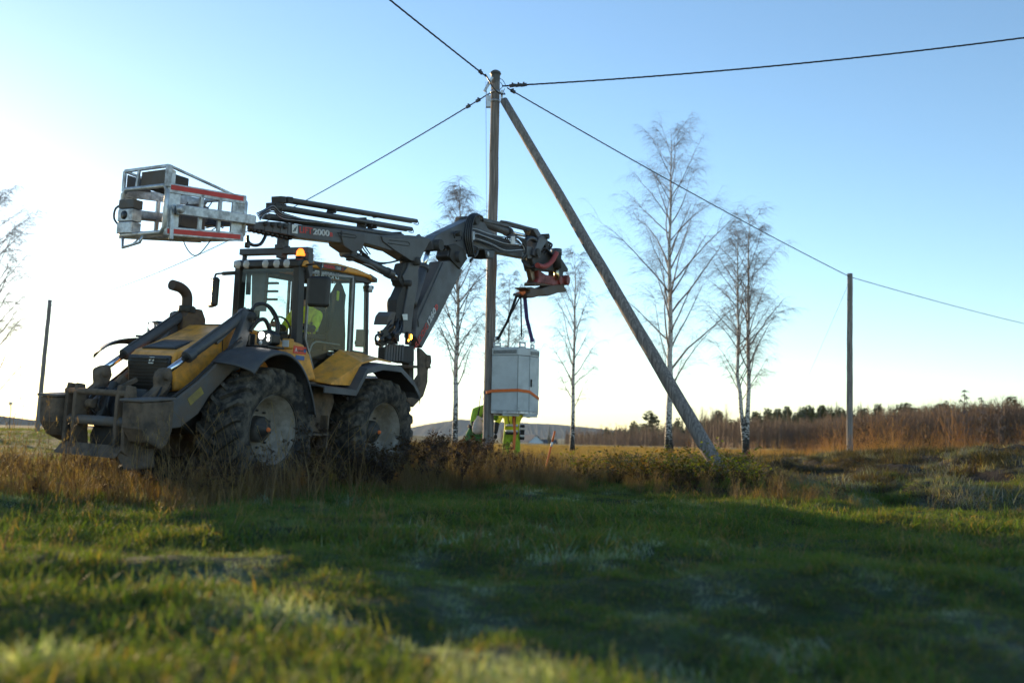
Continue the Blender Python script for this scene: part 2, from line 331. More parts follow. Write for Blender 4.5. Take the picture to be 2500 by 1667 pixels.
# ------------------------------------------------------------------ ground, hills
def groundmat():
    m = bpy.data.materials.new('meadow soil and turf'); m.use_nodes = True; nt = m.node_tree; p = nt.nodes['Principled BSDF']; L = nt.links.new
    g = _n(nt, 'ShaderNodeNewGeometry')
    n1 = _n(nt, 'ShaderNodeTexNoise'); n1.inputs['Scale'].default_value = 3.5; n1.inputs['Detail'].default_value = 8; L(g.outputs['Position'], n1.inputs[0])
    rp = _n(nt, 'ShaderNodeValToRGB'); e = rp.color_ramp.elements; e[0].position = .3; e[0].color = (.035, .06, .016, 1); e[1].position = .7; e[1].color = (.055, .085, .022, 1)
    q = e.new(.5); q.color = (.05, .055, .02, 1); L(n1.outputs[0], rp.inputs[0])
    a = _n(nt, 'ShaderNodeAttribute', attribute_name='frost'); b = _n(nt, 'ShaderNodeAttribute', attribute_name='field'); d = _n(nt, 'ShaderNodeAttribute', attribute_name='brown')
    n2 = _n(nt, 'ShaderNodeTexNoise'); n2.inputs['Scale'].default_value = .35; n2.inputs['Detail'].default_value = 6; L(g.outputs['Position'], n2.inputs[0])
    r2 = _n(nt, 'ShaderNodeValToRGB'); e = r2.color_ramp.elements; e[0].position = .35; e[0].color = (.16, .15, .05, 1); e[1].position = .65; e[1].color = (.24, .17, .08, 1); L(n2.outputs[0], r2.inputs[0])
    m0 = _n(nt, 'ShaderNodeMix', data_type='RGBA'); L(b.outputs['Fac'], m0.inputs[0]); L(rp.outputs[0], m0.inputs[6]); L(r2.outputs[0], m0.inputs[7])
    mb = _n(nt, 'ShaderNodeMix', data_type='RGBA'); L(d.outputs['Fac'], mb.inputs[0]); L(m0.outputs[2], mb.inputs[6]); mb.inputs[7].default_value = (.038, .026, .018, 1)
    mx = _n(nt, 'ShaderNodeMix', data_type='RGBA'); L(a.outputs['Fac'], mx.inputs[0]); L(mb.outputs[2], mx.inputs[6]); mx.inputs[7].default_value = (.22, .26, .29, 1)
    L(mx.outputs[2], p.inputs['Base Color']); p.inputs['Roughness'].default_value = .9; p.inputs['Specular IOR Level'].default_value = .2
    n3 = _n(nt, 'ShaderNodeTexNoise'); n3.inputs['Scale'].default_value = 28; n3.inputs['Detail'].default_value = 5; L(g.outputs['Position'], n3.inputs[0])
    bu = _n(nt, 'ShaderNodeBump'); bu.inputs['Strength'].default_value = .7; bu.inputs['Distance'].default_value = .05; L(n3.outputs[0], bu.inputs['Height']); L(bu.outputs[0], p.inputs['Normal'])
    return m
def wb_front(x): return np.interp(x, [-9, -5.2, -3, -1.2, 0, 2.2, 3.4, 4.4], [10.8, 10.6, 10.4, 12.6, 13.9, 14.0, 12.4, 11.0])
def weedzone(x, y):
    """1 in the rough strip round the machine and the poles"""
    f = wb_front(x); e = (fbm(x * .8, y * .8 + 50, 3) - .5) * 2.2
    return sst(y + e, f - .5, f + .6) * (1 - sst(y + e, 23, 27)) * (1 - sst(x + e, 3.0, 4.6)) * sst(x + e, -8.5, -6.0)
ys = np.concatenate([np.arange(-14, 1.5, .5), np.arange(1.5, 22, .12), np.arange(22, 62, .4), 62 * np.geomspace(1, 60, 60)])
us = np.linspace(-1, 1, 261)
Yg = np.repeat(ys[:, None], len(us), 1); Wd = np.where(Yg < 8, 14, .78 * Yg + 8); Xg = us[None, :] * Wd
Zg = hgt(Xg, Yg)
nr, nc = Xg.shape
idx = np.arange(nr * nc).reshape(nr, nc)
faces = np.stack([idx[:-1, :-1], idx[:-1, 1:], idx[1:, 1:], idx[1:, :-1]], -1).reshape(-1, 4)
gm = bpy.data.meshes.new('ground'); gm.from_pydata(np.stack([Xg, Yg, Zg], -1).reshape(-1, 3).tolist(), [], faces.tolist())
gm.polygons.foreach_set('use_smooth', [True] * len(gm.polygons)); gm.materials.append(groundmat())
xf_, yf_ = Xg.ravel(), Yg.ravel()
for nm, va in (('frost', frost(xf_, yf_) * .15), ('field', sst(yf_, 19, 34) * np.where(xf_ < -10, .35, 1)), ('brown', np.clip(weedzone(xf_, yf_) + bankmask(xf_, yf_) * .95, 0, 1))):
    gm.attributes.new(nm, 'FLOAT', 'POINT').data.foreach_set('value', np.ascontiguousarray(va, dtype=np.float32))
ground = bpy.data.objects.new('ground', gm); col.objects.link(ground); tag(ground, kind='structure')

M_hill = mat('forested hill', (.022, .034, .032), .95, var=.4, vscale=.05)
def hill(px0, px1, Y, prof, name='hill'):
    """a wooded ridge with a ragged top, height in metres along its length"""
    m = MB(); n = 420; x0 = at(px0, 1060, Y)[0]; x1 = at(px1, 1060, Y)[0]; rows = []
    for j, (k, dy) in enumerate([(0, -Y * .22), (.25, -Y * .15), (.55, -Y * .08), (.85, -Y * .03), (1, 0), (.7, Y * .06), (0, Y * .2)]):
        r = []
        for i in range(n):
            t = i / (n - 1); h = np.interp(t, [p[0] for p in prof], [p[1] for p in prof])
            rag = rnd.uniform(-.05, .05) * 45 if 0 < k else 0
            r.append((x0 + (x1 - x0) * t, Y + dy, -8 + (h + 8) * k + rag * (h > 3) * .35))
        rows.append(r)
    o = m.grid(rows, smooth=False).build(name, M_hill); tag(o, kind='structure'); return o
hill(900, 1640, 2300, [(0, 4), (.1, 9), (.2, 24), (.3, 36), (.42, 32), (.55, 30), (.62, 29), (.75, 22), (.9, 11), (1, 3)])
hill(-260, 210, 1600, [(0, 34), (.3, 26), (.55, 15), (.8, 7), (1, 3)])

# ------------------------------------------------------------------ scatter: prototypes on points through geometry nodes
def proto(name, mb_parts, m):
    """mb_parts: list of (verts, faces, tip values)"""
    V = []; F = []; T = []
    for v, f, t in mb_parts:
        o = len(V); V.extend(v); F.extend([[o + i for i in q] for q in f]); T.extend(t)
    me = bpy.data.meshes.new(name); me.from_pydata(V, [], F); me.materials.append(m)
    ca = me.color_attributes.new('tip', 'FLOAT_COLOR', 'POINT'); a = np.ones((len(V), 4), np.float32); a[:, :3] = np.array(T, np.float32).reshape(-1, 1) if np.ndim(T[0]) == 0 else np.array(T, np.float32)
    ca.data.foreach_set('color', a.ravel()); me.polygons.foreach_set('use_smooth', [True] * len(me.polygons))
    return bpy.data.objects.new(name, me)
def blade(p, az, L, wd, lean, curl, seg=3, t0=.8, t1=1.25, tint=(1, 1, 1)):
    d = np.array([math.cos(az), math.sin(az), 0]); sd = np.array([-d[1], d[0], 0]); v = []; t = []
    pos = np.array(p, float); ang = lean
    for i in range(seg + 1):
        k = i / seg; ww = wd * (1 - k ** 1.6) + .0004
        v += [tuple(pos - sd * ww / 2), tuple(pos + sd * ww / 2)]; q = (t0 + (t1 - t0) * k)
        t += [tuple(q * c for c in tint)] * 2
        pos = pos + (d * math.sin(ang) + np.array([0, 0, math.cos(ang)])) * L / seg; ang += curl / seg
    return v, [(2 * i, 2 * i + 1, 2 * i + 3, 2 * i + 2) for i in range(seg)], t
def stem(pts, r0, r1, n=3, t=1.0):
    m = MB().tube(pts, np.linspace(r0, r1, len(pts)), n, cap=False); return m.v, m.f, [(t, t, t)] * len(m.v)
def tuft(name, n, rad, L, wd, lean, curl, m, seg=3, drymix=0.):
    ps = []
    for i in range(n):
        a = rnd.uniform(0, 2 * PI); r = rad * math.sqrt(rnd.random())
        tint = (1, 1, 1)
        if rnd.random() < drymix: tint = (2.6, 1.35, 2.2)
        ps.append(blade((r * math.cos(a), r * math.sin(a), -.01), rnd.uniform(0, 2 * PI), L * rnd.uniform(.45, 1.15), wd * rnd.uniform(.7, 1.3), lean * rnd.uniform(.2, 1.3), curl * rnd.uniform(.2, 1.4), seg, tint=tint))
    return proto(name, ps, m)
def scatter(name, P, protos, scl, kind='stuff', tilt=.15, fr=None, idx=None):
    n = len(P); cl = bpy.data.collections.new(name + '_kinds')
    for o in protos: cl.objects.link(o)
    me = bpy.data.meshes.new(name); me.from_pydata([tuple(p) for p in P], [], [])
    rot = np.stack([rng.normal(0, tilt, n), rng.normal(0, tilt, n), rng.uniform(0, 2 * PI, n)], 1).astype(np.float32)
    me.attributes.new('rot', 'FLOAT_VECTOR', 'POINT').data.foreach_set('vector', rot.ravel())
    me.attributes.new('scl', 'FLOAT', 'POINT').data.foreach_set('value', np.asarray(scl, np.float32))
    me.attributes.new('frost', 'FLOAT', 'POINT').data.foreach_set('value', np.asarray(np.zeros(n) if fr is None else fr, np.float32))
    ii = rng.integers(0, len(protos), n) if idx is None else idx
    me.attributes.new('idx', 'INT', 'POINT').data.foreach_set('value', np.asarray(ii, np.int32))
    o = bpy.data.objects.new(name, me); col.objects.link(o)
    g = bpy.data.node_groups.new(name, 'GeometryNodeTree'); g.interface.new_socket('Geometry', in_out='INPUT', socket_type='NodeSocketGeometry'); g.interface.new_socket('Geometry', in_out='OUTPUT', socket_type='NodeSocketGeometry')
    gi = g.nodes.new('NodeGroupInput'); go = g.nodes.new('NodeGroupOutput'); ip = g.nodes.new('GeometryNodeInstanceOnPoints'); ci = g.nodes.new('GeometryNodeCollectionInfo')
    ci.inputs['Collection'].default_value = cl; ci.inputs['Separate Children'].default_value = True; ci.inputs['Reset Children'].default_value = True
    def na(nm, ty):
        q = g.nodes.new('GeometryNodeInputNamedAttribute'); q.data_type = ty; q.inputs[0].default_value = nm; return q.outputs['Attribute']
    K = g.links.new
    K(gi.outputs[0], ip.inputs['Points']); K(ci.outputs[0], ip.inputs['Instance']); ip.inputs['Pick Instance'].default_value = True
    K(na('idx', 'INT'), ip.inputs['Instance Index']); K(na('rot', 'FLOAT_VECTOR'), ip.inputs['Rotation']); K(na('scl', 'FLOAT'), ip.inputs['Scale']); K(ip.outputs[0], go.inputs[0])
    md = o.modifiers.new('scatter', 'NODES'); md.node_group = g
    tag(o, kind=kind); return o
def wedge(n, y0, y1, k=.56, pad=2.5):
    """random ground points in view, even per square metre"""
    yy = []; xx = []
    while len(yy) < n:
        y = rng.uniform(y0, y1, n); keep = rng.random(n) < (k * y + pad) / (k * y1 + pad); y = y[keep]
        yy.extend(y); xx.extend(rng.uniform(-1, 1, len(y)) * (k * y + pad))
    x = np.array(xx[:n]); y = np.array(yy[:n]); return x, y
DETAIL = 1.0

def do_lawn():
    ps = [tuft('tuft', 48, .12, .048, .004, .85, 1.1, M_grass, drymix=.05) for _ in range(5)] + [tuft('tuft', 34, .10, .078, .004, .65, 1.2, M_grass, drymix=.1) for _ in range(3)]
    x, y = wedge(int(60000 * DETAIL), 1.2, 17.5)
    wz = weedzone(x, y); keep = rng.random(len(x)) > wz * .5; x, y = x[keep], y[keep]
    f = frost(x, y); big = fbm(x * .9 + 90, y * .9, 3)
    s = (.8 + .8 * sst(big, .38, .68)) * rng.uniform(.6, 1.25, len(x)) * (1 - .2 * f) * (.8 + .2 * sst(y, 3, 9))
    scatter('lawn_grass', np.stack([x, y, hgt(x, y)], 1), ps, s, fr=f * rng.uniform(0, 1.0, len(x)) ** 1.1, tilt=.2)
    # taller tufts here and there
    pt = [tuft('tall_tuft', 20, .07, .12, .005, .45, .9, M_grass, drymix=.12) for _ in range(4)]
    x, y = wedge(5200, 1.2, 17.5); keep = rng.random(len(x)) < sst(fbm(x * .8 + 30, y * .8 + 4, 3), .42, .62) * (1 - frost(x, y)) * .75; x, y = x[keep], y[keep]
    scatter('tall_lawn_grass', np.stack([x, y, hgt(x, y)], 1), pt, rng.uniform(.6, 1.15, len(x)) * (.75 + .25 * sst(y, 3, 8)), tilt=.2)
    ds = [stalks('lawn_stalk', 3, .22, M_dry, .06) for _ in range(3)] + [tuft('dry_lawn_tuft', 18, .08, .13, .0045, .6, 1.2, M_dry) for _ in range(3)]
    x, y = wedge(2200, 5.5, 17.5); keep = rng.random(len(x)) < sst(fbm(x * .6 + 70, y * .6, 3), .42, .65); x, y = x[keep], y[keep]
    scatter('dead_lawn_stalks', np.stack([x, y, hgt(x, y)], 1), ds, rng.uniform(.5, 1.1, len(x)), tilt=.2)
    # sparser grass farther off
    x, y = wedge(int(22000 * DETAIL), 17, 75, .6, 4); keep = rng.random(len(x)) > weedzone(x, y) * .6; x, y = x[keep], y[keep]
    keep = rng.random(len(x)) > 1.0 * bankmask(x, y); x, y = x[keep], y[keep]
    tan = rng.random(len(x)) < sst(x, -9, -4) * .8 * sst(y, 19, 24)
    scatter('meadow_grass', np.stack([x, y, hgt(x, y)], 1)[~tan], ps, rng.uniform(1.1, 2.2, len(x))[~tan], fr=(frost(x, y) * .8)[~tan])
    tt = [tuft('tan_tuft', 30, .12, .2, .006, .5, 1.0, M_dry) for _ in range(4)]
    scatter('tan_meadow_grass', np.stack([x, y, hgt(x, y)], 1)[tan], tt, rng.uniform(.6, 1.5, len(x))[tan])
    # bank of frosted tussocks on the right
    tp = [tuft('tussock', 60, .17, .19, .005, .8, 1.7, M_straw) for _ in range(5)] + [tuft('tussock', 40, .15, .13, .006, .7, 1.5, M_dry) for _ in range(1)]
    x = rng.uniform(3.2, 26, 36000); y = rng.uniform(10.5, 38, 36000); keep = (rng.random(36000) < bankmask(x, y) * (.12 + .88 * sst(fbm(x * 1.4 + 20, y * .9, 3), .40, .58))) & (x < .6 * y + 3); x, y = x[keep], y[keep]
    f = np.clip(frost(x, y), 0, 1)
    scatter('frosted_tussock_grass', np.stack([x, y, hgt(x, y)], 1), tp, rng.uniform(.45, 1.3, len(x)) * (.7 + .7 * sst(fbm(x * 1.2, y * .9, 2), .4, .65)), fr=f * rng.uniform(.2, 1, len(x)))

def forb(name, h):
    """a dead upright weed: wiry stem, side shoots, small dark seed heads and shrivelled leaves"""
    ps = []
    def shoot(p, d, L, r, lvl):
        pts = [np.array(p, float)]; d = np.array(d, float)
        for i in range(5):
            d = d + np.array([rnd.gauss(0, .1), rnd.gauss(0, .1), .06]); d /= np.linalg.norm(d); pts.append(pts[-1] + d * L / 5)
        ps.append(stem(pts, r, r * .5, 3, 1.0))
        if lvl < 2:
            for i in range(9 if lvl == 0 else 4):
                k = rnd.uniform(.35, 1); q = pts[min(5, int(k * 5))]; a = rnd.uniform(0, 2 * PI)
                shoot(q, (math.cos(a) * .7, math.sin(a) * .7, .8), L * rnd.uniform(.2, .42), r * .6, lvl + 1)
        for i in range(4):
            q = pts[-1] + np.array([rnd.gauss(0, .012) for _ in range(3)]); a = rnd.uniform(0, 6.28); s_ = rnd.uniform(.008, .02)
            ps.append(([tuple(q + s_ * np.array([math.cos(a + b), math.sin(a + b), rnd.uniform(-.8, .8)])) for b in (0, 1.6, 3.1, 4.7)], [(0, 1, 2, 3)], [(.7, .6, .6)] * 4))
    for k in range(2): shoot((rnd.gauss(0, .03), rnd.gauss(0, .03), 0), (rnd.gauss(0, .15), rnd.gauss(0, .15), 1), h * rnd.uniform(.75, 1), .004, 0)
    return proto(name, ps, M_weed)
def stalks(name, n, h, m, rad=.12):
    ps = []
    for i in range(n):
        a = rnd.uniform(0, 6.28); r = rad * rnd.random(); p = np.array([r * math.cos(a), r * math.sin(a), 0]); hh = h * rnd.uniform(.6, 1.1); a2 = rnd.uniform(0, 6.28); b = rnd.uniform(.05, .4)
        pts = [p + np.array([math.cos(a2) * b * hh * t * t, math.sin(a2) * b * hh * t * t, hh * t * (1 - .1 * t)]) for t in np.linspace(0, 1, 5)]
        ps.append(stem(pts, .003, .0016, 3, 1.0))
        for j in range(5):
            q = pts[-1] - np.array([0, 0, .02 * j]) + np.array([rnd.gauss(0, .008), rnd.gauss(0, .008), 0]); ps.append(blade(q, rnd.uniform(0, 6.28), .03, .006, .4, .5, 1))
        if rnd.random() < .8: ps.append(blade(p + np.array([0, 0, hh * .15]), rnd.uniform(0, 6.28), hh * .6, .006, .5, 1.4, 3))
    return proto(name, ps, m)
def bush(name, n, h):
    ps = []
    for i in range(n):
        a = rnd.uniform(0, 6.28); b = rnd.uniform(.3, .9)
        pts = [np.array([math.cos(a) * b * h * t ** 1.4, math.sin(a) * b * h * t ** 1.4, h * (t - .35 * t * t * b)]) for t in np.linspace(0, 1, 6)]
        ps.append(stem(pts, .005, .002, 3, .45))
        for j in range(12):
            k = rnd.uniform(.3, 1); q = pts[min(5, int(k * 5.9))] + np.array([rnd.gauss(0, .05) for _ in range(3)]); s_ = rnd.uniform(.02, .045); az = rnd.uniform(0, 6.28); t_ = rnd.uniform(-.6, .6)
            d = np.array([math.cos(az), math.sin(az), t_]); sd = np.array([-math.sin(az), math.cos(az), rnd.uniform(-.4, .4)])
            ps.append(([tuple(q), tuple(q + d * s_ + sd * s_ * .6), tuple(q + d * s_ * 2), tuple(q + d * s_ - sd * s_ * .6)], [(0, 1, 2, 3)], [(1, 1, 1)] * 4))
    return proto(name, ps, M_bram)
do_lawn()
def in_machine(x, y, pad=0.):
    l = W2L(np.stack([x, y, np.zeros(len(x))], 1)); return (l[:, 0] < 1.5 + pad) & (l[:, 0] > -4.6) & (np.abs(l[:, 1]) < 1.0 + pad)
def do_weeds():
    fb = [forb('weed', h) for h in (.7, .8, .9, 1.0, .6, .75)]
    x = rng.uniform(-8, 6, 26000); y = rng.uniform(9.8, 26, 26000)
    dens = weedzone(x, y) * (.25 + .9 * sst(fbm(x * .9 + 2, y * .9, 3), .4, .62)); keep = (rng.random(len(x)) < dens * np.interp(x, [-6, -4, -2, 0, 1.5], [.10, .12, .19, .17, .10])) & ~in_machine(x, y, .1); xx, yy = x[keep], y[keep]
    s = rng.uniform(.5, 1.0, len(xx)) * np.interp(xx, [-6, -4.2, -3, -2, -.6, .4, 1.2, 2, 5], [.45, .55, .75, 1.0, 1.0, .62, .42, .42, .40]) * np.interp(yy, [14, 18, 21], [1, .9, .72])
    scatter('dead_weeds', np.stack([xx, yy, hgt(xx, yy)], 1), fb, s, tilt=.12)
    dg = [stalks('dry_stalks', 14, .55, M_dry) for _ in range(4)] + [tuft('dry_tuft', 46, .14, .42, .005, .5, 1.3, M_dry) for _ in range(4)]
    x = rng.uniform(-10, 6.5, 30000); y = rng.uniform(9.3, 26, 30000)
    f2 = np.clip(weedzone(x, y + .6), 0, 1); keep = (rng.random(len(x)) < f2 * np.interp(x, [-6, -2, 0], [.5, .6, .7]) * sst(fbm(x * 1.1 + 8, y * 1.1, 3), .34, .66)) & ~in_machine(x, y, -.15); xx, yy = x[keep], y[keep]
    scatter('dry_grass', np.stack([xx, yy, hgt(xx, yy)], 1), dg, rng.uniform(.45, 1.1, len(xx)) * np.interp(xx, [-5, -1, 1, 4], [.8, 1, .8, .6]), tilt=.15)
    # tall single stalks in front of the machine
    tl = [stalks('tall_stalk', 2, 1.0, M_dry, .05) for _ in range(4)]
    x = rng.uniform(-6.8, -1.4, 260); y = rng.uniform(9.0, 11.4, 260)
    scatter('tall_dry_stalks', np.stack([x, y, hgt(x, y)], 1), tl, rng.uniform(.45, 1.15, 260), tilt=.14)
    br = [bush('bramble', 9, .6) for _ in range(4)]
    x = rng.uniform(1.0, 3.7, 60); y = rng.uniform(13.8, 18.5, 60)
    scatter('bramble_thicket', np.stack([x, y, hgt(x, y)], 1), br, rng.uniform(.4, 1.0, 60), tilt=.25)
    # russet reeds on the right, before the wood
    rd = [stalks('reed', 12, 1.5, M_reed, .3) for _ in range(4)] + [forb('weed', 1.3) for _ in range(2)] + [tuft('reed_tuft', 40, .3, .8, .01, .35, .9, M_reed) for _ in range(3)]
    x, y = wedge(9000, 30, 62, .56, 3); u = x / y; e = fbm(x * .3, y * .3, 3)
    d = sst(u, .10, .38) * sst(e, .35, .55) * sst(y, 33, 38); keep = rng.random(len(x)) < d * .95; x, y = x[keep], y[keep]; u = x / y
    scatter('russet_reeds', np.stack([x, y, hgt(x, y)], 1), rd, rng.uniform(.35, 1.1, len(x)) * (.5 + .6 * sst(u, .25, .42)) * (.6 + .8 * sst(fbm(x * .6, y * .6 + 4, 2), .35, .65)), tilt=.14)
do_weeds()

# ------------------------------------------------------------------ far wood
def conifer_parts(h, kind):
    tv = MB().tube([(0, 0, 0), (0, 0, h * .5), (0, 0, h)], [h * .02, h * .014, .01], 5, cap=False)
    ps = []
    n = 190
    for i in range(n):
        t = rnd.random()
        if kind == 'spruce': z = h * (.06 + .94 * t); rad = h * .15 * (1 - t) ** .8 * rnd.uniform(.5, 1.2) + .05; dz = -.25
        else: z = h * (.42 + .58 * t); rad = h * .135 * math.sin(PI * (.18 + .82 * (1 - t))) * rnd.uniform(.35, 1.2) + .08; dz = .15
        a = rnd.uniform(0, 6.28); d = np.array([math.cos(a), math.sin(a), dz + rnd.uniform(-.15, .15)]); sd = np.array([-math.sin(a), math.cos(a), rnd.uniform(-.4, .4)])
        b = np.array([0, 0, z]); s_ = rad * .28 + .05; q = rnd.uniform(.7, 1.35)
        ps.append(([tuple(b + d * rad * .15 - sd * s_ * .3), tuple(b + d * rad * .6 + sd * s_ - np.array([0, 0, s_ * .5])), tuple(b + d * rad), tuple(b + d * rad * .6 - sd * s_ + np.array([0, 0, s_ * .3]))], [(0, 1, 2, 3)], [(q, q, q)] * 4))
    return tv, ps
def thick_proto(name, h):
    ps = []
    pts = [np.array([0, 0, 0.]), np.array([rnd.gauss(0, .1), rnd.gauss(0, .1), h * .5]), np.array([rnd.gauss(0, .2), rnd.gauss(0, .2), h])]
    ps.append(stem(pts, .05, .012, 3, 1.5))
    for i in range(34):
        t = rnd.uniform(.2, 1); p = np.array([0, 0, h * t]) + (pts[1] if t > .5 else 0) * np.array([1, 1, 0]); a = rnd.uniform(0, 6.28); L = h * .26 * (1.15 - t) + .25
        q = p + np.array([math.cos(a) * L * .55, math.sin(a) * L * .55, L * .8]); ps.append(stem([p, (p + q) / 2 + np.array([0, 0, -.04]), q], .016, .005, 3, rnd.uniform(.8, 1.2)))
    return proto(name, ps, M_thick)
def do_forest():
    cs = []
    for i in range(5):
        tv, ps = conifer_parts(8., 'spruce' if i < 4 else 'pine'); o = proto('conifer', ps + [(tv.v, tv.f, [(.9, .7, .6)] * len(tv.v))], M_conif); cs.append(o)
    tp = [thick_proto('sapling', 5.) for _ in range(6)]
    # brown birch thicket: low and far in the middle, taller and nearer to the right
    P = []; S = []
    for i in range(11000):
        u = rnd.uniform(1230, 2640); Y = rnd.uniform(118, 190) if u > 1750 + rnd.uniform(-60, 60) else rnd.uniform(190, 330)
        if u < 1780 and rnd.random() < .35: continue
        if 1265 < u < 1385 and Y < 325: continue
        x = (u - 1250) / FS * Y; top = np.interp(u, [1230, 1400, 1600, 1800, 1950, 2100, 2250, 2400, 2640], [3.6, 3.9, 4.4, 4.0, 3.8, 4.6, 5.6, 6.2, 6.8]) * (1 if u > 1780 else 1.25)
        P.append((x, Y, float(hgt(x, Y)))); S.append(top / 5 * rnd.uniform(.5, 1.05))
    scatter('birch_thicket', np.array(P), tp, S, tilt=.04)
    P = []; S = []
    for i in range(4200):
        u = rnd.uniform(1480, 2640); Y = rnd.uniform(172, 290) if u > 1760 else rnd.uniform(300, 420); x = (u - 1250) / FS * Y
        top = np.interp(u, [1480, 1640, 1800, 2000, 2200, 2640], [3.2, 4.4, 5.8, 7.0, 7.5, 8.3])
        P.append((x, Y, float(hgt(x, Y)) - .2)); top = top * (1 if u > 1760 else 1.15); S.append(top / 8 * (rnd.uniform(.45, .88) if rnd.random() < .82 else rnd.uniform(.88, 1.2)) * Y / 200)
    scatter('far_wood', np.array(P), cs, S, tilt=.03)
    # conifers that stand out from the wood
    pro = {}
    for kind in ('spruce', 'pine'):
        tv, ps = conifer_parts(8., kind); cr = proto('crown', ps, M_conif); tr = tv.build('trunk', M_ptrunk)
        root = empty('conifer_tree'); col.objects.link(cr); cr.parent = root; tr.parent = root; pro[kind] = root
    used = set()
    lst = [(1891, 1001, 's', 165), (1927, 1001, 's', 165), (1969, 1001, 'p', 165), (2002, 1001, 'p', 165), (2021, 1003, 's', 170), (2042, 978, 's', 165), (2053, 1000, 's', 160), (2101, 980, 's', 165),
           (2136, 1006, 'p', 170), (2176, 996, 's', 170), (2184, 993, 's', 172), (2450, 1003, 's', 170), (2469, 969, 'p', 165), (1699, 1015, 's', 230), (1768, 1020, 's', 230), (1803, 1022, 's', 220), (1849, 1022, 'p', 200),
           (1584, 1003, 'p', 260), (1598, 1012, 'p', 262), (1545, 1028, 'p', 260), (1633, 1030, 's', 260), (1342, 1040, 's', 250), (1945, 1012, 's', 150), (1905, 1015, 's', 148),
           (2120, 1026, 's', 122), (2164, 1032, 's', 122), (1868, 1036, 's', 125), (1800, 1040, 's', 128), (2240, 1005, 's', 180), (2290, 1000, 's', 185), (2345, 1000, 's', 180), (2395, 996, 's', 180)]
    words = ['nearest', 'second', 'third', 'fourth', 'fifth', 'sixth', 'seventh', 'eighth', 'ninth', 'tenth', 'eleventh', 'twelfth', 'thirteenth', 'fourteenth']
    def rank(px, k, small):
        left = px < 2075; same = sorted([q for q, _, kk, yy in lst if kk == k and (yy < 130) == small and (q < 2075) == left and q not in (2469, 1584, 1598, 1342)], key=lambda q: abs(q - 2075)); return words[same.index(px)], ('left' if left else 'right')
    for px, py, k, Y in lst:
        kind = 'spruce' if k == 's' else 'pine'; p = at(px, py, Y); g = float(hgt(p[0], p[1])); h = p[2] - g
        o = pro[kind] if kind not in used else copy_tree(pro[kind]); used.add(kind)
        o.location = (p[0], p[1], g); o.rotation_euler = (0, 0, rnd.uniform(0, 6)); q = h / 8; o.scale = (q * rnd.uniform(.85, 1.2), q * rnd.uniform(.85, 1.2), q)
        small = Y < 130
        if px == 2469: lab = 'lone pine with a round crown standing above the wood at the far right'; grp = None
        elif px == 1584: lab = 'taller pine of the pair behind the big birch and the leaning pole'; grp = 'pines behind the big birch'
        elif px == 1598: lab = 'shorter pine of the pair behind the big birch and the leaning pole'; grp = 'pines behind the big birch'
        elif px == 1342: lab = 'small pointed spruce alone in the brown thicket behind the houses'; grp = None
        elif small: w_, sd = rank(px, k, True); lab = w_ + ' small dark spruce ' + sd + ' of the right hand pole before the brown thicket'; grp = 'small spruces before the thicket'
        else: w_, sd = rank(px, k, False); lab = w_ + (' dark spruce ' if k == 's' else ' bushy pine ') + sd + ' of the right hand pole on the far wood skyline'; grp = 'conifers of the far wood'
        tag(o, lab, 'tree', grp)
do_forest()

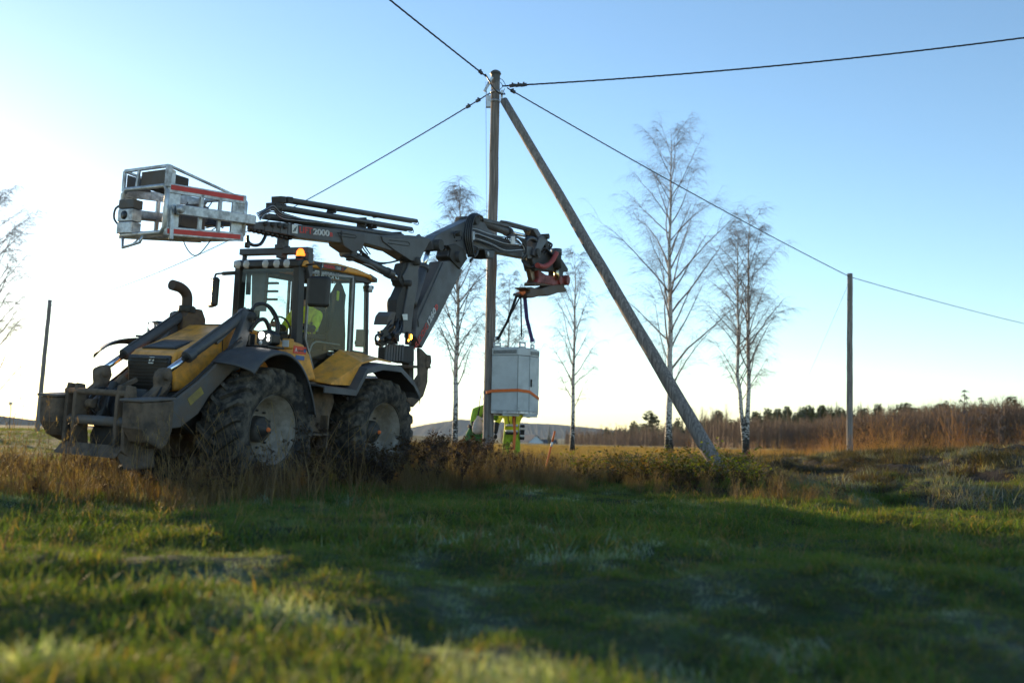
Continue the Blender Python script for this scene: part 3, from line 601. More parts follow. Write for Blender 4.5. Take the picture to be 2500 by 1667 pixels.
# ------------------------------------------------------------------ birches
def birch(name, base, h, label, seed, stems=((0, 0, 1.0),), dens=1.0, clear=.2, spread=.2, twig_r=.0034, asc=1.0, bark=None):
    r = random.Random(seed); root = empty(name, base); h = h * .97
    tr = MB(); br = MB()
    def path(p, d, L, n, wander, lift):
        pts = [np.array(p, float)]; d = np.array(d, float); d /= np.linalg.norm(d)
        for i in range(n):
            d = d + np.array([r.gauss(0, wander), r.gauss(0, wander), r.gauss(0, wander) + lift(i / n)]); d /= np.linalg.norm(d); pts.append(pts[-1] + d * L / n)
        return pts
    for sx, sy, sk in stems:
        H = h * sk; n = 14
        tp = [np.array([sx * min(1, i / 5) + r.gauss(0, .004) * H * .5 * (i > 0), sy * min(1, i / 5) + r.gauss(0, .004) * H * .5 * (i > 0), H * i / n]) for i in range(n + 1)]
        rr = [H * .0105 * (1 - i / n) ** .9 + .008 for i in range(n + 1)]; rr[0] *= 1.45
        tr.tube(tp, rr, 9)
        def tpt(t):
            k = t * n; i = min(n - 1, int(k)); return tp[i] + (tp[i + 1] - tp[i]) * (k - i), rr[i]
        nb = int(46 * dens)
        for b in range(nb):
            t = clear + (1 - clear) * ((b + r.random()) / nb) ** .9 * .985; p, rad = tpt(t); a = b * 2.4 + r.uniform(-.5, .5)
            prof = math.sin(PI * min(1, (.16 + .84 * (t - clear) / (1 - clear)) ** .75)); L = H * spread * (.35 + 1.0 * prof) * r.uniform(.7, 1.15)
            el = r.uniform(.75, 1.2) * asc
            d = (math.cos(a) * math.cos(el), math.sin(a) * math.cos(el), math.sin(el))
            pp = path(p, d, L, 7, .07, lambda k: .05 - .12 * k); r0 = min(rad * .45, .006 + L * .011)
            br.tube(pp, np.linspace(r0, .005, len(pp)), 4, cap=False)
            for s2 in range(int(5 + L * 3.6 * dens)):
                k = r.uniform(.22, 1); q = pp[min(7, int(k * 7.99))]; a2 = a + r.gauss(0, .9); e2 = r.uniform(.2, 1.1); l2 = L * r.uniform(.2, .42)
                p2 = path(q, (math.cos(a2) * math.cos(e2), math.sin(a2) * math.cos(e2), math.sin(e2)), l2, 5, .12, lambda k: .05 - .34 * k)
                br.tube(p2, np.linspace(.0060, twig_r, len(p2)), 3, cap=False)
                for s3 in range(10):
                    q3 = p2[r.randint(1, 5)]; a3 = a2 + r.gauss(0, 1.1); l3 = r.uniform(.25, .75) * min(1, h / 12)
                    p3 = path(q3, (math.cos(a3), math.sin(a3), r.uniform(-.1, .6)), l3, 3, .1, lambda k: -.38)
                    br.tube(p3, np.linspace(twig_r, twig_r * .6, 4), 3, cap=False)
    tr.build('trunk', bark or M_birch, root); br.build('crown', M_twig, root)
    tag(root, label, 'tree'); return root
def gpt(px, Y):
    x = (px - 1250) / FS * Y; return (x, Y, float(hgt(x, Y)) - .05)
def hfor(px, py, Y): return float(at(px, py, Y)[2] - gpt(px, Y)[2])
birch('birch_tree', gpt(1637, 53), hfor(1632, 295, 53), 'tallest bare birch with a wide crown behind the leaning pole', 3, dens=1.0, clear=.13, spread=.205, asc=.95, twig_r=.003)
birch('birch_tree', gpt(1823, 40), hfor(1825, 508, 40), 'bare birch with two white stems between the leaning pole and the far right pole', 5, stems=((.12, 0, 1.), (-.28, .1, .93)), dens=.75, clear=.24, spread=.18, asc=.92, twig_r=.003)
birch('birch_tree', gpt(1115, 36), hfor(1118, 445, 36), 'bare birch with a clean white trunk just left of the central pole', 8, dens=1.0, clear=.24, spread=.16, asc=1.02)
birch('birch_tree', gpt(1402, 44), hfor(1398, 600, 44), 'slim young bare birch between the grey cabinet and the leaning pole', 13, dens=.62, clear=.2, spread=.17)
birch('birch_tree', gpt(-34, 38), hfor(-34, 450, 38), 'bare weeping birch cut off by the left edge of the photo', 21, dens=1.0, clear=.12, spread=.23, asc=.85, twig_r=.0035)
birch('birch_tree', gpt(745, 95), hfor(745, 598, 95), 'distant bare birch whose top shows above the cab roof', 34, dens=.6, clear=.2, spread=.15, twig_r=.007)
birch('birch_tree', gpt(1242, 70), hfor(1242, 660, 70), 'faint distant bare birch seen right of the central pole above the cabinet', 55, dens=.7, clear=.2, spread=.16, twig_r=.006)

def sunward(q, Y): return ((q - Y * math.cos(math.radians(54))) / math.sin(math.radians(54)), Y)
def shade_spruce(q, Y, h, lab):  # unseen spruce added towards the sun to shade the lower left lawn
    x, y = sunward(q, Y); tv, ps = conifer_parts(h, 'spruce'); tv2, p2 = conifer_parts(h, 'spruce'); o = empty('added_shade_spruce', (x, y, float(hgt(x, y))))
    cr = proto('crown', ps + p2, M_conif); col.objects.link(cr); cr.parent = o; tv.build('trunk', M_ptrunk, o); tag(o, lab, 'tree')
shade_spruce(-.75, 46, 11, 'added dense spruce, unseen beyond the left edge, shading the lawn from the low sun')
shade_spruce(-3.3, 49, 12, 'second added dense spruce, unseen and farther left, shading the lawn from the low sun')

# ------------------------------------------------------------------ poles and cables
def pole(name, base, top, r0, r1, label, parts=None):
    root = empty(name, base); top = np.array(top) - np.array(base); n = 14
    pts = [np.array([0, 0, -.3])] + [top * i / n + np.array([rnd.gauss(0, .004), rnd.gauss(0, .004), 0]) for i in range(n + 1)]
    MB().tube(pts, [r0] + list(np.linspace(r0, r1, n + 1)), 20).build('trunk', M_wood, root)
    m = MB()
    for i in range(16):
        k = rnd.uniform(.15, .95); a = rnd.uniform(PI, 2 * PI); rr = r0 + (r1 - r0) * k; c = top * k + np.array([math.cos(a) * rr, math.sin(a) * rr, 0])
        m.lathe([(.001, .004), (.016, .004), (.02, -.01)], c, (math.cos(a), math.sin(a), 0), 8)
    m.build('knot', M_dark, root)['kind'] = 'stuff'
    tag(root, label, 'utility pole'); return root
pb = at(1190, 1152, 21); pb = np.array([pb[0], 21, float(hgt(pb[0], 21))]); ptop = at(1210, 180, 21)
POLE = pole('utility_pole', pb, ptop, .118, .094, 'main upright wooden pole the cables meet on, in front of the boom')
tl = ptop - pb
MB().lathe([(.001, .07), (.06, .065), (.105, .035), (.125, -.01), (.112, -.02), (.1, -.05), (.097, -.24)], tl, (0, 0, 1), 24).build('pole_cap', M_steel, POLE)
def pp(u, v, Y=20.85): return at(*cpx(8, u, v), Y) - pb
for z in (-.42, -.62): mm = MB(); mm.lathe([(.099, -.03), (.108, -.03), (.108, .03), (.099, .03)], tl * ((tl[2] + z) / tl[2]), (0, 0, 1), 20); mm.build('pole_band', M_silv, POLE)
mm = MB(); mm.box(pp(490, 520), (.05, .06, .36), ry=.5); mm.box(pp(745, 720), (.05, .06, .2)); mm.box(pp(490, 850), (.10, .10, .26)); mm.build('bracket', M_galv, POLE, bevel=.005)
mm = MB(); mm.curve([pp(430, 330), pp(500, 440, 20.75), pp(580, 590, 20.72), pp(700, 690, 20.75), pp(800, 710)], .016, 6); mm.curve([pp(700, 400), pp(770, 450), pp(820, 540)], .007, 5); mm.curve([pp(720, 480), pp(760, 560), pp(700, 640), pp(745, 700)], .008, 5); mm.curve([pp(800, 600), pp(780, 660), pp(815, 715)], .008, 5)
mm.curve([pp(480, 470), pp(450, 620), pp(470, 760)], .006, 5); mm.build('jumper_cable', M_cable, POLE)
x0 = at(*cpx(8, 440, 470), 20.8) - pb; x1 = at(1190 - 4, 1050, 20.8) - pb; MB().tube([x0, (x0 + x1) / 2 + np.array([.02, 0, 0]), x1], .004, 4).build('earth_wire', M_wire, POLE)
bb = at(1742, 1120, 17.2); bt = at(1230, 246, 20.88); bd = bt - bb; bb = bb - bd * ((bb[2] - float(hgt(bb[0], bb[1])) + .0) / bd[2])
pole('brace_pole', bb, bt, .128, .085, 'leaning grey wooden strut propped against the top of the main pole')
lp = np.array([*gpt(101, 50)[:2], gpt(101, 50)[2]]); lt = at(122, 732, 50); pole('utility_pole', lp, lt, .12, .10, 'thin distant wooden pole left of the tractor front')
rp_ = np.array(gpt(2075, 36)); rt = at(2075, 668, 36); pole('utility_pole', rp_, rt, .115, .095, 'single upright wooden pole before the wood on the right')
def cable(name, a, b, sag, r, label, n=40, clamps=(), ext=None, ins=True):
    a = np.array(a, float); b = np.array(b, float); root = empty(name, a); pts = []
    for i in range(n + 1):
        t = i / n; p = a + (b - a) * t; p = p - np.array([0, 0, 4 * sag * t * (1 - t)]); pts.append(p - a)
    if ins:
        m = MB(); d = np.linalg.norm(b - a); k = int(d / .11)
        for ph in (0, 2.09, 4.19):
            q = []
            for i in range(k + 1):
                t = i / k; p = (b - a) * t - np.array([0, 0, 4 * sag * t * (1 - t)]); an = ph + i * 1.1; q.append(p + np.array([0, math.cos(an), math.sin(an)]) * r * .42)
            m.tube(q, r * .5, 5)
        m.build('conductor', M_cable, root)
    else: MB().tube(pts, r, 5).build('conductor', M_cable, root)
    for t in clamps:
        p = (b - a) * t - np.array([0, 0, 4 * sag * t * (1 - t)]); d = (b - a) / np.linalg.norm(b - a)
        m = MB(); m.beam(p - d * .07, p + d * .07, .05, .065); m.tube([p + np.array([0, 0, .02]), p + np.array([0, 0, .065])], .022, 8); m.build('clamp', M_blk, root, bevel=.008)
    tag(root, label, 'cable'); return root
A1 = at(*cpx(8, 470, 390), 20.9); B1 = at(962, 0, 17.6); d = B1 - A1
cable('overhead_cable', A1, A1 + d * 7 + np.array([0, 0, .4]), .25, .023, 'thick cable from the pole top running up to the upper left edge', clamps=(.012,))
A2 = at(*cpx(8, 750, 555), 20.9); B2 = at(2500, 93, 20.0); d = B2 - A2
cable('overhead_cable', A2, A2 + d * 2.6 + np.array([0, 0, 1.85]), .75, .022, 'cable running right from the pole top across the sky to the right edge', clamps=(.008, .0125, .0165))
A3 = at(*cpx(8, 850, 590), 20.95); B3 = rt + np.array([0, 0, -.12])
cable('overhead_cable', A3, B3, .1, .019, 'cable sloping from the main pole down to the right hand pole', clamps=(.01,))
B3b = at(2520, 790, 52)
cable('overhead_cable', B3, B3b + (B3b - B3) * .4, .12, .017, 'cable going on from the right hand pole to the right edge')
A4 = at(*cpx(8, 525, 685), 20.9); B4 = lt + np.array([.05, 0, -.3])
cable('overhead_cable', A4, B4, .75, .019, 'cable sloping left from the main pole behind the raised boom to the distant pole', clamps=(.012, .022))
g0 = rt + np.array([0, 0, -.25]); g1 = at(1990, 880, 60); cable('guy_wire', g0, g1 + (g1 - g0) * 1.0, .0, .006, 'thin wire slanting down left from the right hand pole', n=4, ins=False)

# ------------------------------------------------------------------ the backhoe loader
ML = empty('backhoe_loader'); mx4 = Matrix.Identity(4)
for i in range(3):
    for j in range(3): mx4[i][j] = MM[i, j]
    mx4[i][3] = ROOT[i]
ML.matrix_world = mx4
tag(ML, 'yellow and black backhoe loader with a steel basket and boom folded over its cab', 'backhoe loader')
def text(body, size, m, parent, o, xd, yd, ext=.002, outline=False, bold=.0, name='lettering', shear=0., spacing=1.0, align='LEFT', fit=None):
    c = bpy.data.curves.new(name, 'FONT'); c.body = body; c.size = size; c.extrude = ext; c.align_x = align; c.space_character = spacing; c.shear = shear
    if outline: c.fill_mode = 'NONE'; c.extrude = 0; c.bevel_depth = size * .035; c.bevel_resolution = 1
    else: c.offset = bold
    c.materials.append(m); tmp = bpy.data.objects.new(name, c); col.objects.link(tmp); dg = bpy.context.evaluated_depsgraph_get(); dg.update()
    me = bpy.data.meshes.new_from_object(tmp.evaluated_get(dg)); bpy.data.objects.remove(tmp); ob = bpy.data.objects.new(name, me); col.objects.link(ob); ob.parent = parent
    x = Vector(xd).normalized(); y = Vector(yd); y = (y - x * y.dot(x)).normalized(); z = x.cross(y)
    if fit:
        co = np.empty(len(me.vertices) * 3, np.float32); me.vertices.foreach_get('co', co); co = co.reshape(-1, 3); wd = co[:, 0].max() - co[:, 0].min(); co[:, 0] = (co[:, 0] - co[:, 0].min()) * fit / wd; me.vertices.foreach_set('co', co.ravel()); me.update()
    k = Matrix.Identity(4)
    for i in range(3): k[i][0] = x[i]; k[i][1] = y[i]; k[i][2] = z[i]; k[i][3] = o[i]
    ob.matrix_local = k
    return ob
def logo(parent, c, xd, yd, s):
    """square white badge with a dark forked flying mark"""
    x = np.array(Vector(xd).normalized()); y = np.array(Vector(yd).normalized()); z = np.cross(x, y); c = np.array(c, float)
    m = MB(); q = lambda a, b, h=.0: c + x * a * s + y * b * s + z * h
    m.ext([q(-.5, -.5), q(.5, -.5), q(.5, .5), q(-.5, .5)], z * .004)
    for poly in ([(-.4, -.3), (-.15, -.32), (.05, .1), (-.05, .12), (-.2, -.12)], [(-.02, -.25), (.1, -.25), (.3, .2), (.42, .25), (.3, .32), (.12, .22)]):
        m.ext([q(a, b, .0042) for a, b in poly], z * .003, mi=1)
    return m.build('badge', [M_stick, M_steel], parent)
def part(name, m, mt, parent=None, bevel=.006, **k): return m.build(name, mt, ML if parent is None else parent, bevel=bevel, **k)
def hose(ctrl, r=.013, name='hose', parent=None, n=7, m=None, w=False):
    c = [W2L(p) for p in ctrl] if w else ctrl
    return MB().curve(c, r, n, 7).build(name, m or M_hose, ML if parent is None else parent)

# wheels
def make_wheel():
    wr = empty('wheel', parent=ML)
    t = MB(); prof = [(.405, .20), (.42, .25), (.47, .285), (.55, .30), (.62, .295), (.665, .275), (.69, .245), (.698, .12), (.70, 0)]
    prof = prof + [(r, -h) for r, h in prof[::-1][1:]]
    t.lathe(prof, n=64)
    for side in (1, -1):
        for k in range(21):
            a0 = (k + (.5 if side < 0 else 0)) * 2 * PI / 21
            def q(r, y, a): return (r * math.cos(a), y * side, r * math.sin(a))
            pts = []
            for (y, a, wd, ri, ro) in ((-.02, a0, .045, .69, .752), (.14, a0 + .13, .05, .69, .75), (.27, a0 + .25, .06, .665, .735), (.303, a0 + .29, .06, .60, .672)):
                pts.append([q(ri, y, a - wd), q(ro, y, a - wd * .7), q(ro, y, a + wd * .7), q(ri, y, a + wd)])
            vs = [p for r in pts for p in r]; fs = [(0, 1, 2, 3), (15, 14, 13, 12)] + [(i * 4 + j, i * 4 + (j + 1) % 4, i * 4 + 4 + (j + 1) % 4, i * 4 + 4 + j) for i in range(3) for j in range(4)]
            t.add(vs, fs)
    t.build('tyre', M_rub, wr)
    rim = MB().lathe([(.425, .268), (.43, .25), (.40, .235), (.385, .18), (.375, .175), (.37, .10), (.355, .095), (.345, .03), (.33, .02), (.31, -.02), (.16, -.035), (.05, -.035)], n=48)
    rim.lathe([(.425, -.268), (.40, -.235), (.37, -.1), (.33, -.03), (.1, -.05)], n=32)
    rim.build('rim', M_rim, wr)
    MB().lathe([(.001, .17), (.035, .17), (.04, .15), (.07, .15), (.075, .11), (.13, .10), (.155, .07), (.16, -.04)], n=28).build('hub', M_hub, wr)
    MB().lathe([(.001, .196), (.022, .195), (.03, .172)], n=12).build('hub_cap', M_orange, wr)
    for k in range(10):
        a = k * 2 * PI / 10; MB().lathe([(.001, .0), (.014, .0), (.016, -.035)], (.225 * math.cos(a), .02, .225 * math.sin(a)), n=6).build('wheel_nut', M_hub, wr)
    MB().box((.30, .03, .05), (.05, .05, .03)).build('rim_lug', M_rim, wr)
    return wr
wp = make_wheel()
for i, (x, y, rz) in enumerate(((0, .78, 0), (0, -.78, PI), (-2.33, .78, 0), (-2.33, -.78, PI))):
    o = wp if i == 0 else copy_tree(wp, ML); o.location = (x, y, TR); o.rotation_euler = (0, rnd.uniform(0, 6), rz)
# chassis and axles
m = MB(); m.box((.0, 0, .72), (.24, 1.2, .22)); m.box((-2.33, 0, .72), (.24, 1.2, .22)); m.lathe([(.001, -.18), (.2, -.18), (.26, 0), (.2, .18), (.001, .18)], (0, 0, .72), (1, 0, 0), 16); m.lathe([(.001, -.18), (.2, -.18), (.26, 0), (.2, .18), (.001, .18)], (-2.33, 0, .72), (1, 0, 0), 16); part('axle', m, M_mud)['kind'] = 'stuff'
m = MB(); m.prism([(1.0, .85), (.9, 1.15), (-.5, 1.3), (-.8, 1.2), (-.8, .7), (.6, .65)], -.34, .34); part('front_frame', m, M_dark)
m = MB(); m.prism([(-.9, 1.45), (-2.6, 1.5), (-3.9, 1.6), (-3.9, .75), (-3.0, .7), (-1.2, .65), (-.9, .8)], -.42, .42); part('rear_frame', m, M_dark)
m = MB(); m.prism([(-.62, 1.35), (-1.3, 1.4), (-1.45, 1.15), (-1.3, .72), (-.7, .72)], .5, .82); part('fuel_tank', m, M_mud, bevel=.03)
m = MB()
for z in (.45, .7): m.box((-1.0, .86, z), (.4, .18, .03))
m.box((-1.18, .86, .7), (.03, .16, .5)); m.box((-.82, .86, .7), (.03, .16, .5)); part('boarding_step', m, M_mud)
# hood
hp = [(.96, 1.13), (1.02, 1.49), (.985, 1.575), (.90, 1.62), (.5, 1.80), (.22, 1.93), (.12, 1.985), (-.05, 2.0), (-.72, 1.93), (-.72, 1.55), (.2, 1.25)]
def hood():
    m = MB(); hw = [.37, .385, .37, .35, .355, .37, .38, .38, .45, .52, .44]
    n = len(hp); L_ = [(x, w_, z) for (x, z), w_ in zip(hp, hw)]; R_ = [(x, -w_, z) for (x, z), w_ in zip(hp, hw)]
    # rounded shoulders: an inner ridge line lower at the sides
    m.add(L_ + R_, [list(range(n)), list(range(2 * n - 1, n - 1, -1))] + [(i, n + i, n + (i + 1) % n, (i + 1) % n) for i in range(n)])
    return part('hood', m, M_yel, bevel=.05)
HOOD = hood()
HOOD.modifiers['bevel'].segments = 4
m = MB(); m.prism([(.99, 1.14), (1.05, 1.45), (1.035, 1.54), (1.01, 1.545), (.96, 1.15)], -.335, .335); g = part('grille', m, M_blk, HOOD, bevel=.02)
for i in range(9):
    z = 1.2 + i * .038; m = MB(); m.box((1.006 + (z - 1.2) * .17, 0, z), (.03, .60, .012), ry=.3); part('grille_bar', m, M_dark, HOOD, bevel=0)
logo(HOOD, (1.052, .06, 1.48), (0, 1, 0), (-.18, 0, 1), .075)
for i in range(13):
    t = i / 12; x = .88 - t * .48; z = 1.645 + t * .17; m = MB(); m.box((x, 0, z), (.030, .50, .022), ry=.33); part('vent_slat', m, M_blk, HOOD, bevel=.004)
m = MB(); m.box((.64, 0, 1.722), (.56, .54, .02), ry=.335); part('vent_panel', m, M_dark, HOOD, bevel=.004)
m = MB(); m.box((.05, .0, 1.998), (.14, .28, .02), ry=.1); part('filler_flap', m, M_blk, HOOD, bevel=.005)
m = MB(); m.beam((.29, .392, 1.84), (.30, .425, 1.38), .006, .008); part('hood_seam', m, M_blk, HOOD, bevel=0)
m = MB(); m.curve([(.08, -.45, 1.85), (.08, -.45, 2.1), (.08, -.45, 2.26), (.10, -.45, 2.37), (.2, -.45, 2.44), (.36, -.45, 2.46)], [.072] * 12 + [.066] * 17 + [.066] * 7, 14, 7); part('exhaust_stack', m, mat('rusty exhaust', (.06, .042, .034), .7, dirt=(.10, .06, .04), damt=.4), bevel=0)
m = MB(); m.lathe([(.09, -.03), (.1, -.02), (.1, .04), (.09, .05)], (.08, -.45, 2.18), (0, 0, 1), 16); m.box((.08, -.36, 2.18), (.06, .07, .07)); part('exhaust_clamp', m, M_dark, bevel=0)
m = MB(); m.lathe([(.001, -.2), (.15, -.2), (.17, -.1), (.17, .1), (.12, .22), (.001, .22)], (-.02, -.45, 1.98), (0, 0, 1), 18); part('exhaust_box', m, mat('rust brown steel', (.09, .055, .035), .8, dirt=(.2, .12, .05), damt=.5), bevel=0)
# loader towers, arms, lift cylinders
for s in (1, -1):
    m = MB(); m.prism([(.20, 1.45), (.02, 2.10), (.06, 2.16), (.14, 2.16), (.17, 2.08), (.34, 1.70), (.42, 1.35)], s * .52, s * .62); part('loader_tower', m, M_steel, bevel=.012)
    m = MB(); m.lathe([(.001, -.11), (.055, -.11), (.055, .11), (.001, .11)], (.09, s * .56, 2.10), (0, 1, 0), 14); part('pivot_pin', m, M_dark, bevel=0)
    m = MB(); m.prism([(.22, 1.80), (.20, 1.60), (.34, 1.44), (.72, 1.10), (.86, .90), (1.12, .74), (1.32, .72), (1.36, .92), (1.24, 1.04), (.9, 1.27), (.5, 1.60)], s * .545, s * .66); ar = part('loader_arm', m, M_arm, bevel=.012)
    m = MB(); m.tube([(.22, s * .62, 1.83), (.5, s * .62, 1.625), (.9, s * .62, 1.295), (1.22, s * .62, 1.065)], .014, 7); part('arm_pipe', m, M_hose, ar, bevel=0)
    if s > 0:
        m = MB(); m.box((.93, .662, 1.10), (.24, .006, .09), ry=.66); part('arm_decal', m, mat('faded yellow decal', (.33, .26, .06), .7, dirt=MUD, damt=.6), ar, bevel=0)
    a = np.array([.06, s * .5, 2.13]); b = np.array([.93, s * .5, 1.55]); c = np.array([1.26, s * .5, 1.33]); d = (b - a) / np.linalg.norm(b - a)
    m = MB(); m.tube([a, b], .062, 18); m.tube([b - d * .07, b + d * .03], .075, 18); m.beam(a - np.array([0, 0, .0]), a + d * .55 + np.array([0, 0, -.085]), .05, .05); m.tube([a + np.array([0, 0, .085]), b + np.array([0, 0, .085])], .012, 6); m.lathe([(.001, -.06), (.075, -.06), (.075, .06), (.001, .06)], a, (0, 1, 0), 14)
    cy = part('lift_cylinder', m, M_steel, bevel=.004)
    MB().tube([b, c], .036, 14).build('piston_rod', M_chrome, cy)
    m = MB(); m.prism([(1.20, 1.40), (1.30, 1.38), (1.36, 1.28), (1.34, 1.18), (1.55, 1.02), (1.66, .80), (1.60, .70), (1.48, .84), (1.40, 1.0), (1.22, 1.16), (1.16, 1.28)], s * .42, s * .54); m.lathe([(.001, -.09), (.06, -.09), (.06, .09), (.001, .09)], (1.27, s * .49, 1.31), (0, 1, 0), 14); part('tilt_link', m, M_mud, bevel=.02)
    m = MB(); m.prism([(1.0, 1.2), (1.12, 1.3), (1.45, .85), (1.4, .72), (1.2, .82)], s * .28, s * .36); part('bell_crank', m, M_mud, bevel=.015)
    for k in range(2):
        hose([(.05, s * (.56 + .05 * k), 2.17), (-.02, s * .6, 2.25 + .02 * k), (-.12 - .06 * k, s * .66, 2.27), (-.24 - .05 * k, s * .72, 2.12), (-.26 - .03 * k, s * .74, 1.93), (-.2, s * .72, 1.80)], .016)
    hose([(.08, s * .62, 1.92), (.03, s * .68, 2.05), (-.05, s * .72, 2.08), (-.12, s * .74, 1.98), (-.15, s * .74, 1.84)], .026)
    hose([(1.30, s * .52, 1.2), (1.4, s * .56, 1.05), (1.42, s * .45, .95), (1.3, s * .35, 1.0)], .014)
# front carriage held low: two weight boxes, cheek plates, rails and cutting edge
for s in (1, -1):
    y0, y1 = (.50, .80) if s > 0 else (-.80, -.50)
    m = MB(); m.prism([(1.36, 1.04), (1.82, 1.0), (1.80, .72), (1.70, .58), (1.5, .50), (1.42, .56), (1.36, .7)], y0, y1); bx = part('end_box', m, M_mud, bevel=.03)
    m = MB(); m.box((1.60, (y0 + y1) / 2, 1.035), (.48, .33, .025), ry=.09); part('box_lid', m, M_arm, bx, bevel=.004)
    for k in range(2):
        yy = s * (.46 - .13 * k); m = MB(); m.prism([(1.62, 1.16), (1.72, 1.17), (1.74, 1.05), (1.74, .7), (1.73, .46), (1.62, .38), (1.5, .40), (1.56, .8)], yy - .025, yy + .025); part('cheek_plate', m, M_mud, bevel=.01)
m = MB(); m.tube([(1.70, -.5, 1.08), (1.70, .5, 1.08)], .036, 14); part('cross_bar', m, M_mud, bevel=0)
m = MB(); m.tube([(1.68, -.5, .77), (1.68, .5, .77)], .055, 14); part('cross_bar', m, M_arm, bevel=0)
m = MB(); m.ext([(1.70, -.50, .52), (1.70, .46, .52), (1.79, .46, .42), (1.79, -.50, .42)], (.02, 0, -.03)); part('cutting_edge', m, M_mud, bevel=.006)
m = MB(); m.ext([(1.42, .40, .66), (1.42, .58, .66), (1.40, .62, .30), (1.70, .52, .26), (1.75, .40, .45)], (.03, 0, .02)); part('skid_plate', m, M_mud, bevel=.006)
m = MB(); m.prism([(1.2, 1.1), (1.3, 1.15), (1.52, .6), (1.5, .45), (1.3, .45), (1.15, .8)], -.3, .3); m.beam((1.35, -.15, 1.2), (1.6, -.1, .7), .08, .1); part('carriage_frame', m, M_dark, bevel=.02)
for k in range(4): hose([(1.2, -.25 + .12 * k, 1.1), (1.45, -.3 + .14 * k, 1.12), (1.58, -.28 + .15 * k, .95), (1.5, -.2 + .1 * k, .8)], .014)
m = MB(); m.beam((1.1, -.1, 1.25), (1.62, -.2, .95), .05, .05); m.lathe([(.001, -.05), (.05, -.05), (.05, .05), (.001, .05)], (1.62, -.2, .95), (0, 1, 0), 12); part('tilt_ram', m, M_mud)

# front fenders (swept forward tongue)
def fender(s):
    outer = [(.58, 1.405), (.46, 1.55), (.28, 1.65), (.05, 1.68), (-.18, 1.60), (-.38, 1.42), (-.52, 1.18), (-.60, .96)]
    inner = [(.66 if s > 0 else 1.02, 1.50), (.52, 1.62), (.30, 1.70), (.05, 1.72), (-.18, 1.64), (-.38, 1.46), (-.52, 1.2), (-.60, .98)]
    if s < 0:
        outer = [(.82, 1.53), (.68, 1.66), (.45, 1.735), (.2, 1.735), (-.05, 1.68), (-.3, 1.5), (-.5, 1.2), (-.6, .96)]
        inner = [(1.22, 1.56), (1.0, 1.69), (.7, 1.755), (.3, 1.765), (-.05, 1.70), (-.3, 1.52), (-.5, 1.22), (-.6, .98)]
    rows = []
    for k in range(9):
        t = k / 8; e = t ** 2.2; rows.append([(a[0] + (b[0] - a[0]) * t, s * (.60 + .57 * t), (a[1] + (b[1] - a[1]) * e)) for a, b in zip(inner, outer)])
    rows.append([(x * .995, s * 1.175, z - .035) for x, z in outer])
    def smooth(r):
        r = [np.array(p) for p in r]; out = []
        c = [2 * r[0] - r[1]] + r + [2 * r[-1] - r[-2]]
        for i in range(1, len(c) - 2):
            for j in range(4):
                t = j / 4; p0, p1, p2, p3 = c[i - 1:i + 3]; out.append(.5 * ((2 * p1) + (-p0 + p2) * t + (2 * p0 - 5 * p1 + 4 * p2 - p3) * t * t + (-p0 + 3 * p1 - 3 * p2 + p3) * t ** 3))
        out.append(c[-2]); return out
    m = MB(); m.grid([smooth(r) for r in rows]); return part('front_fender', m, M_fend, bevel=0, solid=.018)
fender(1); fender(-1)
# yellow cowl between fender and door, with stickers
for s in (1, -1):
    m = MB(); m.prism([(-.18, 1.69), (-.22, 1.83), (-.45, 1.86), (-.66, 1.84), (-.80, 1.72), (-.98, 1.40), (-.62, 1.36), (-.40, 1.60)], s * .56, s * .86); cw = part('cowl', m, M_yel, bevel=.035)
    if s > 0:
        m = MB(); m.box((-.585, .863, 1.755), (.25, .006, .095)); part('sticker', m, M_redst, cw, bevel=0)
        text('A', .075, M_stick, cw, (-.485, .8665, 1.728), (-1, 0, 0), (0, 0, 1)); text('llenheads', .03, M_steel, cw, (-.535, .8665, 1.74), (-1, 0, 0), (0, 0, 1), bold=.001)
        MB().lathe([(.001, 0), (.026, 0), (.026, .003)], (-.68, .8662, 1.755), (0, 1, 0), 16).build('sticker_mark', M_blue, cw)
        m = MB(); m.box((-.60, .863, 1.66), (.17, .006, .055)); part('sticker', m, M_blue, cw, bevel=.002)
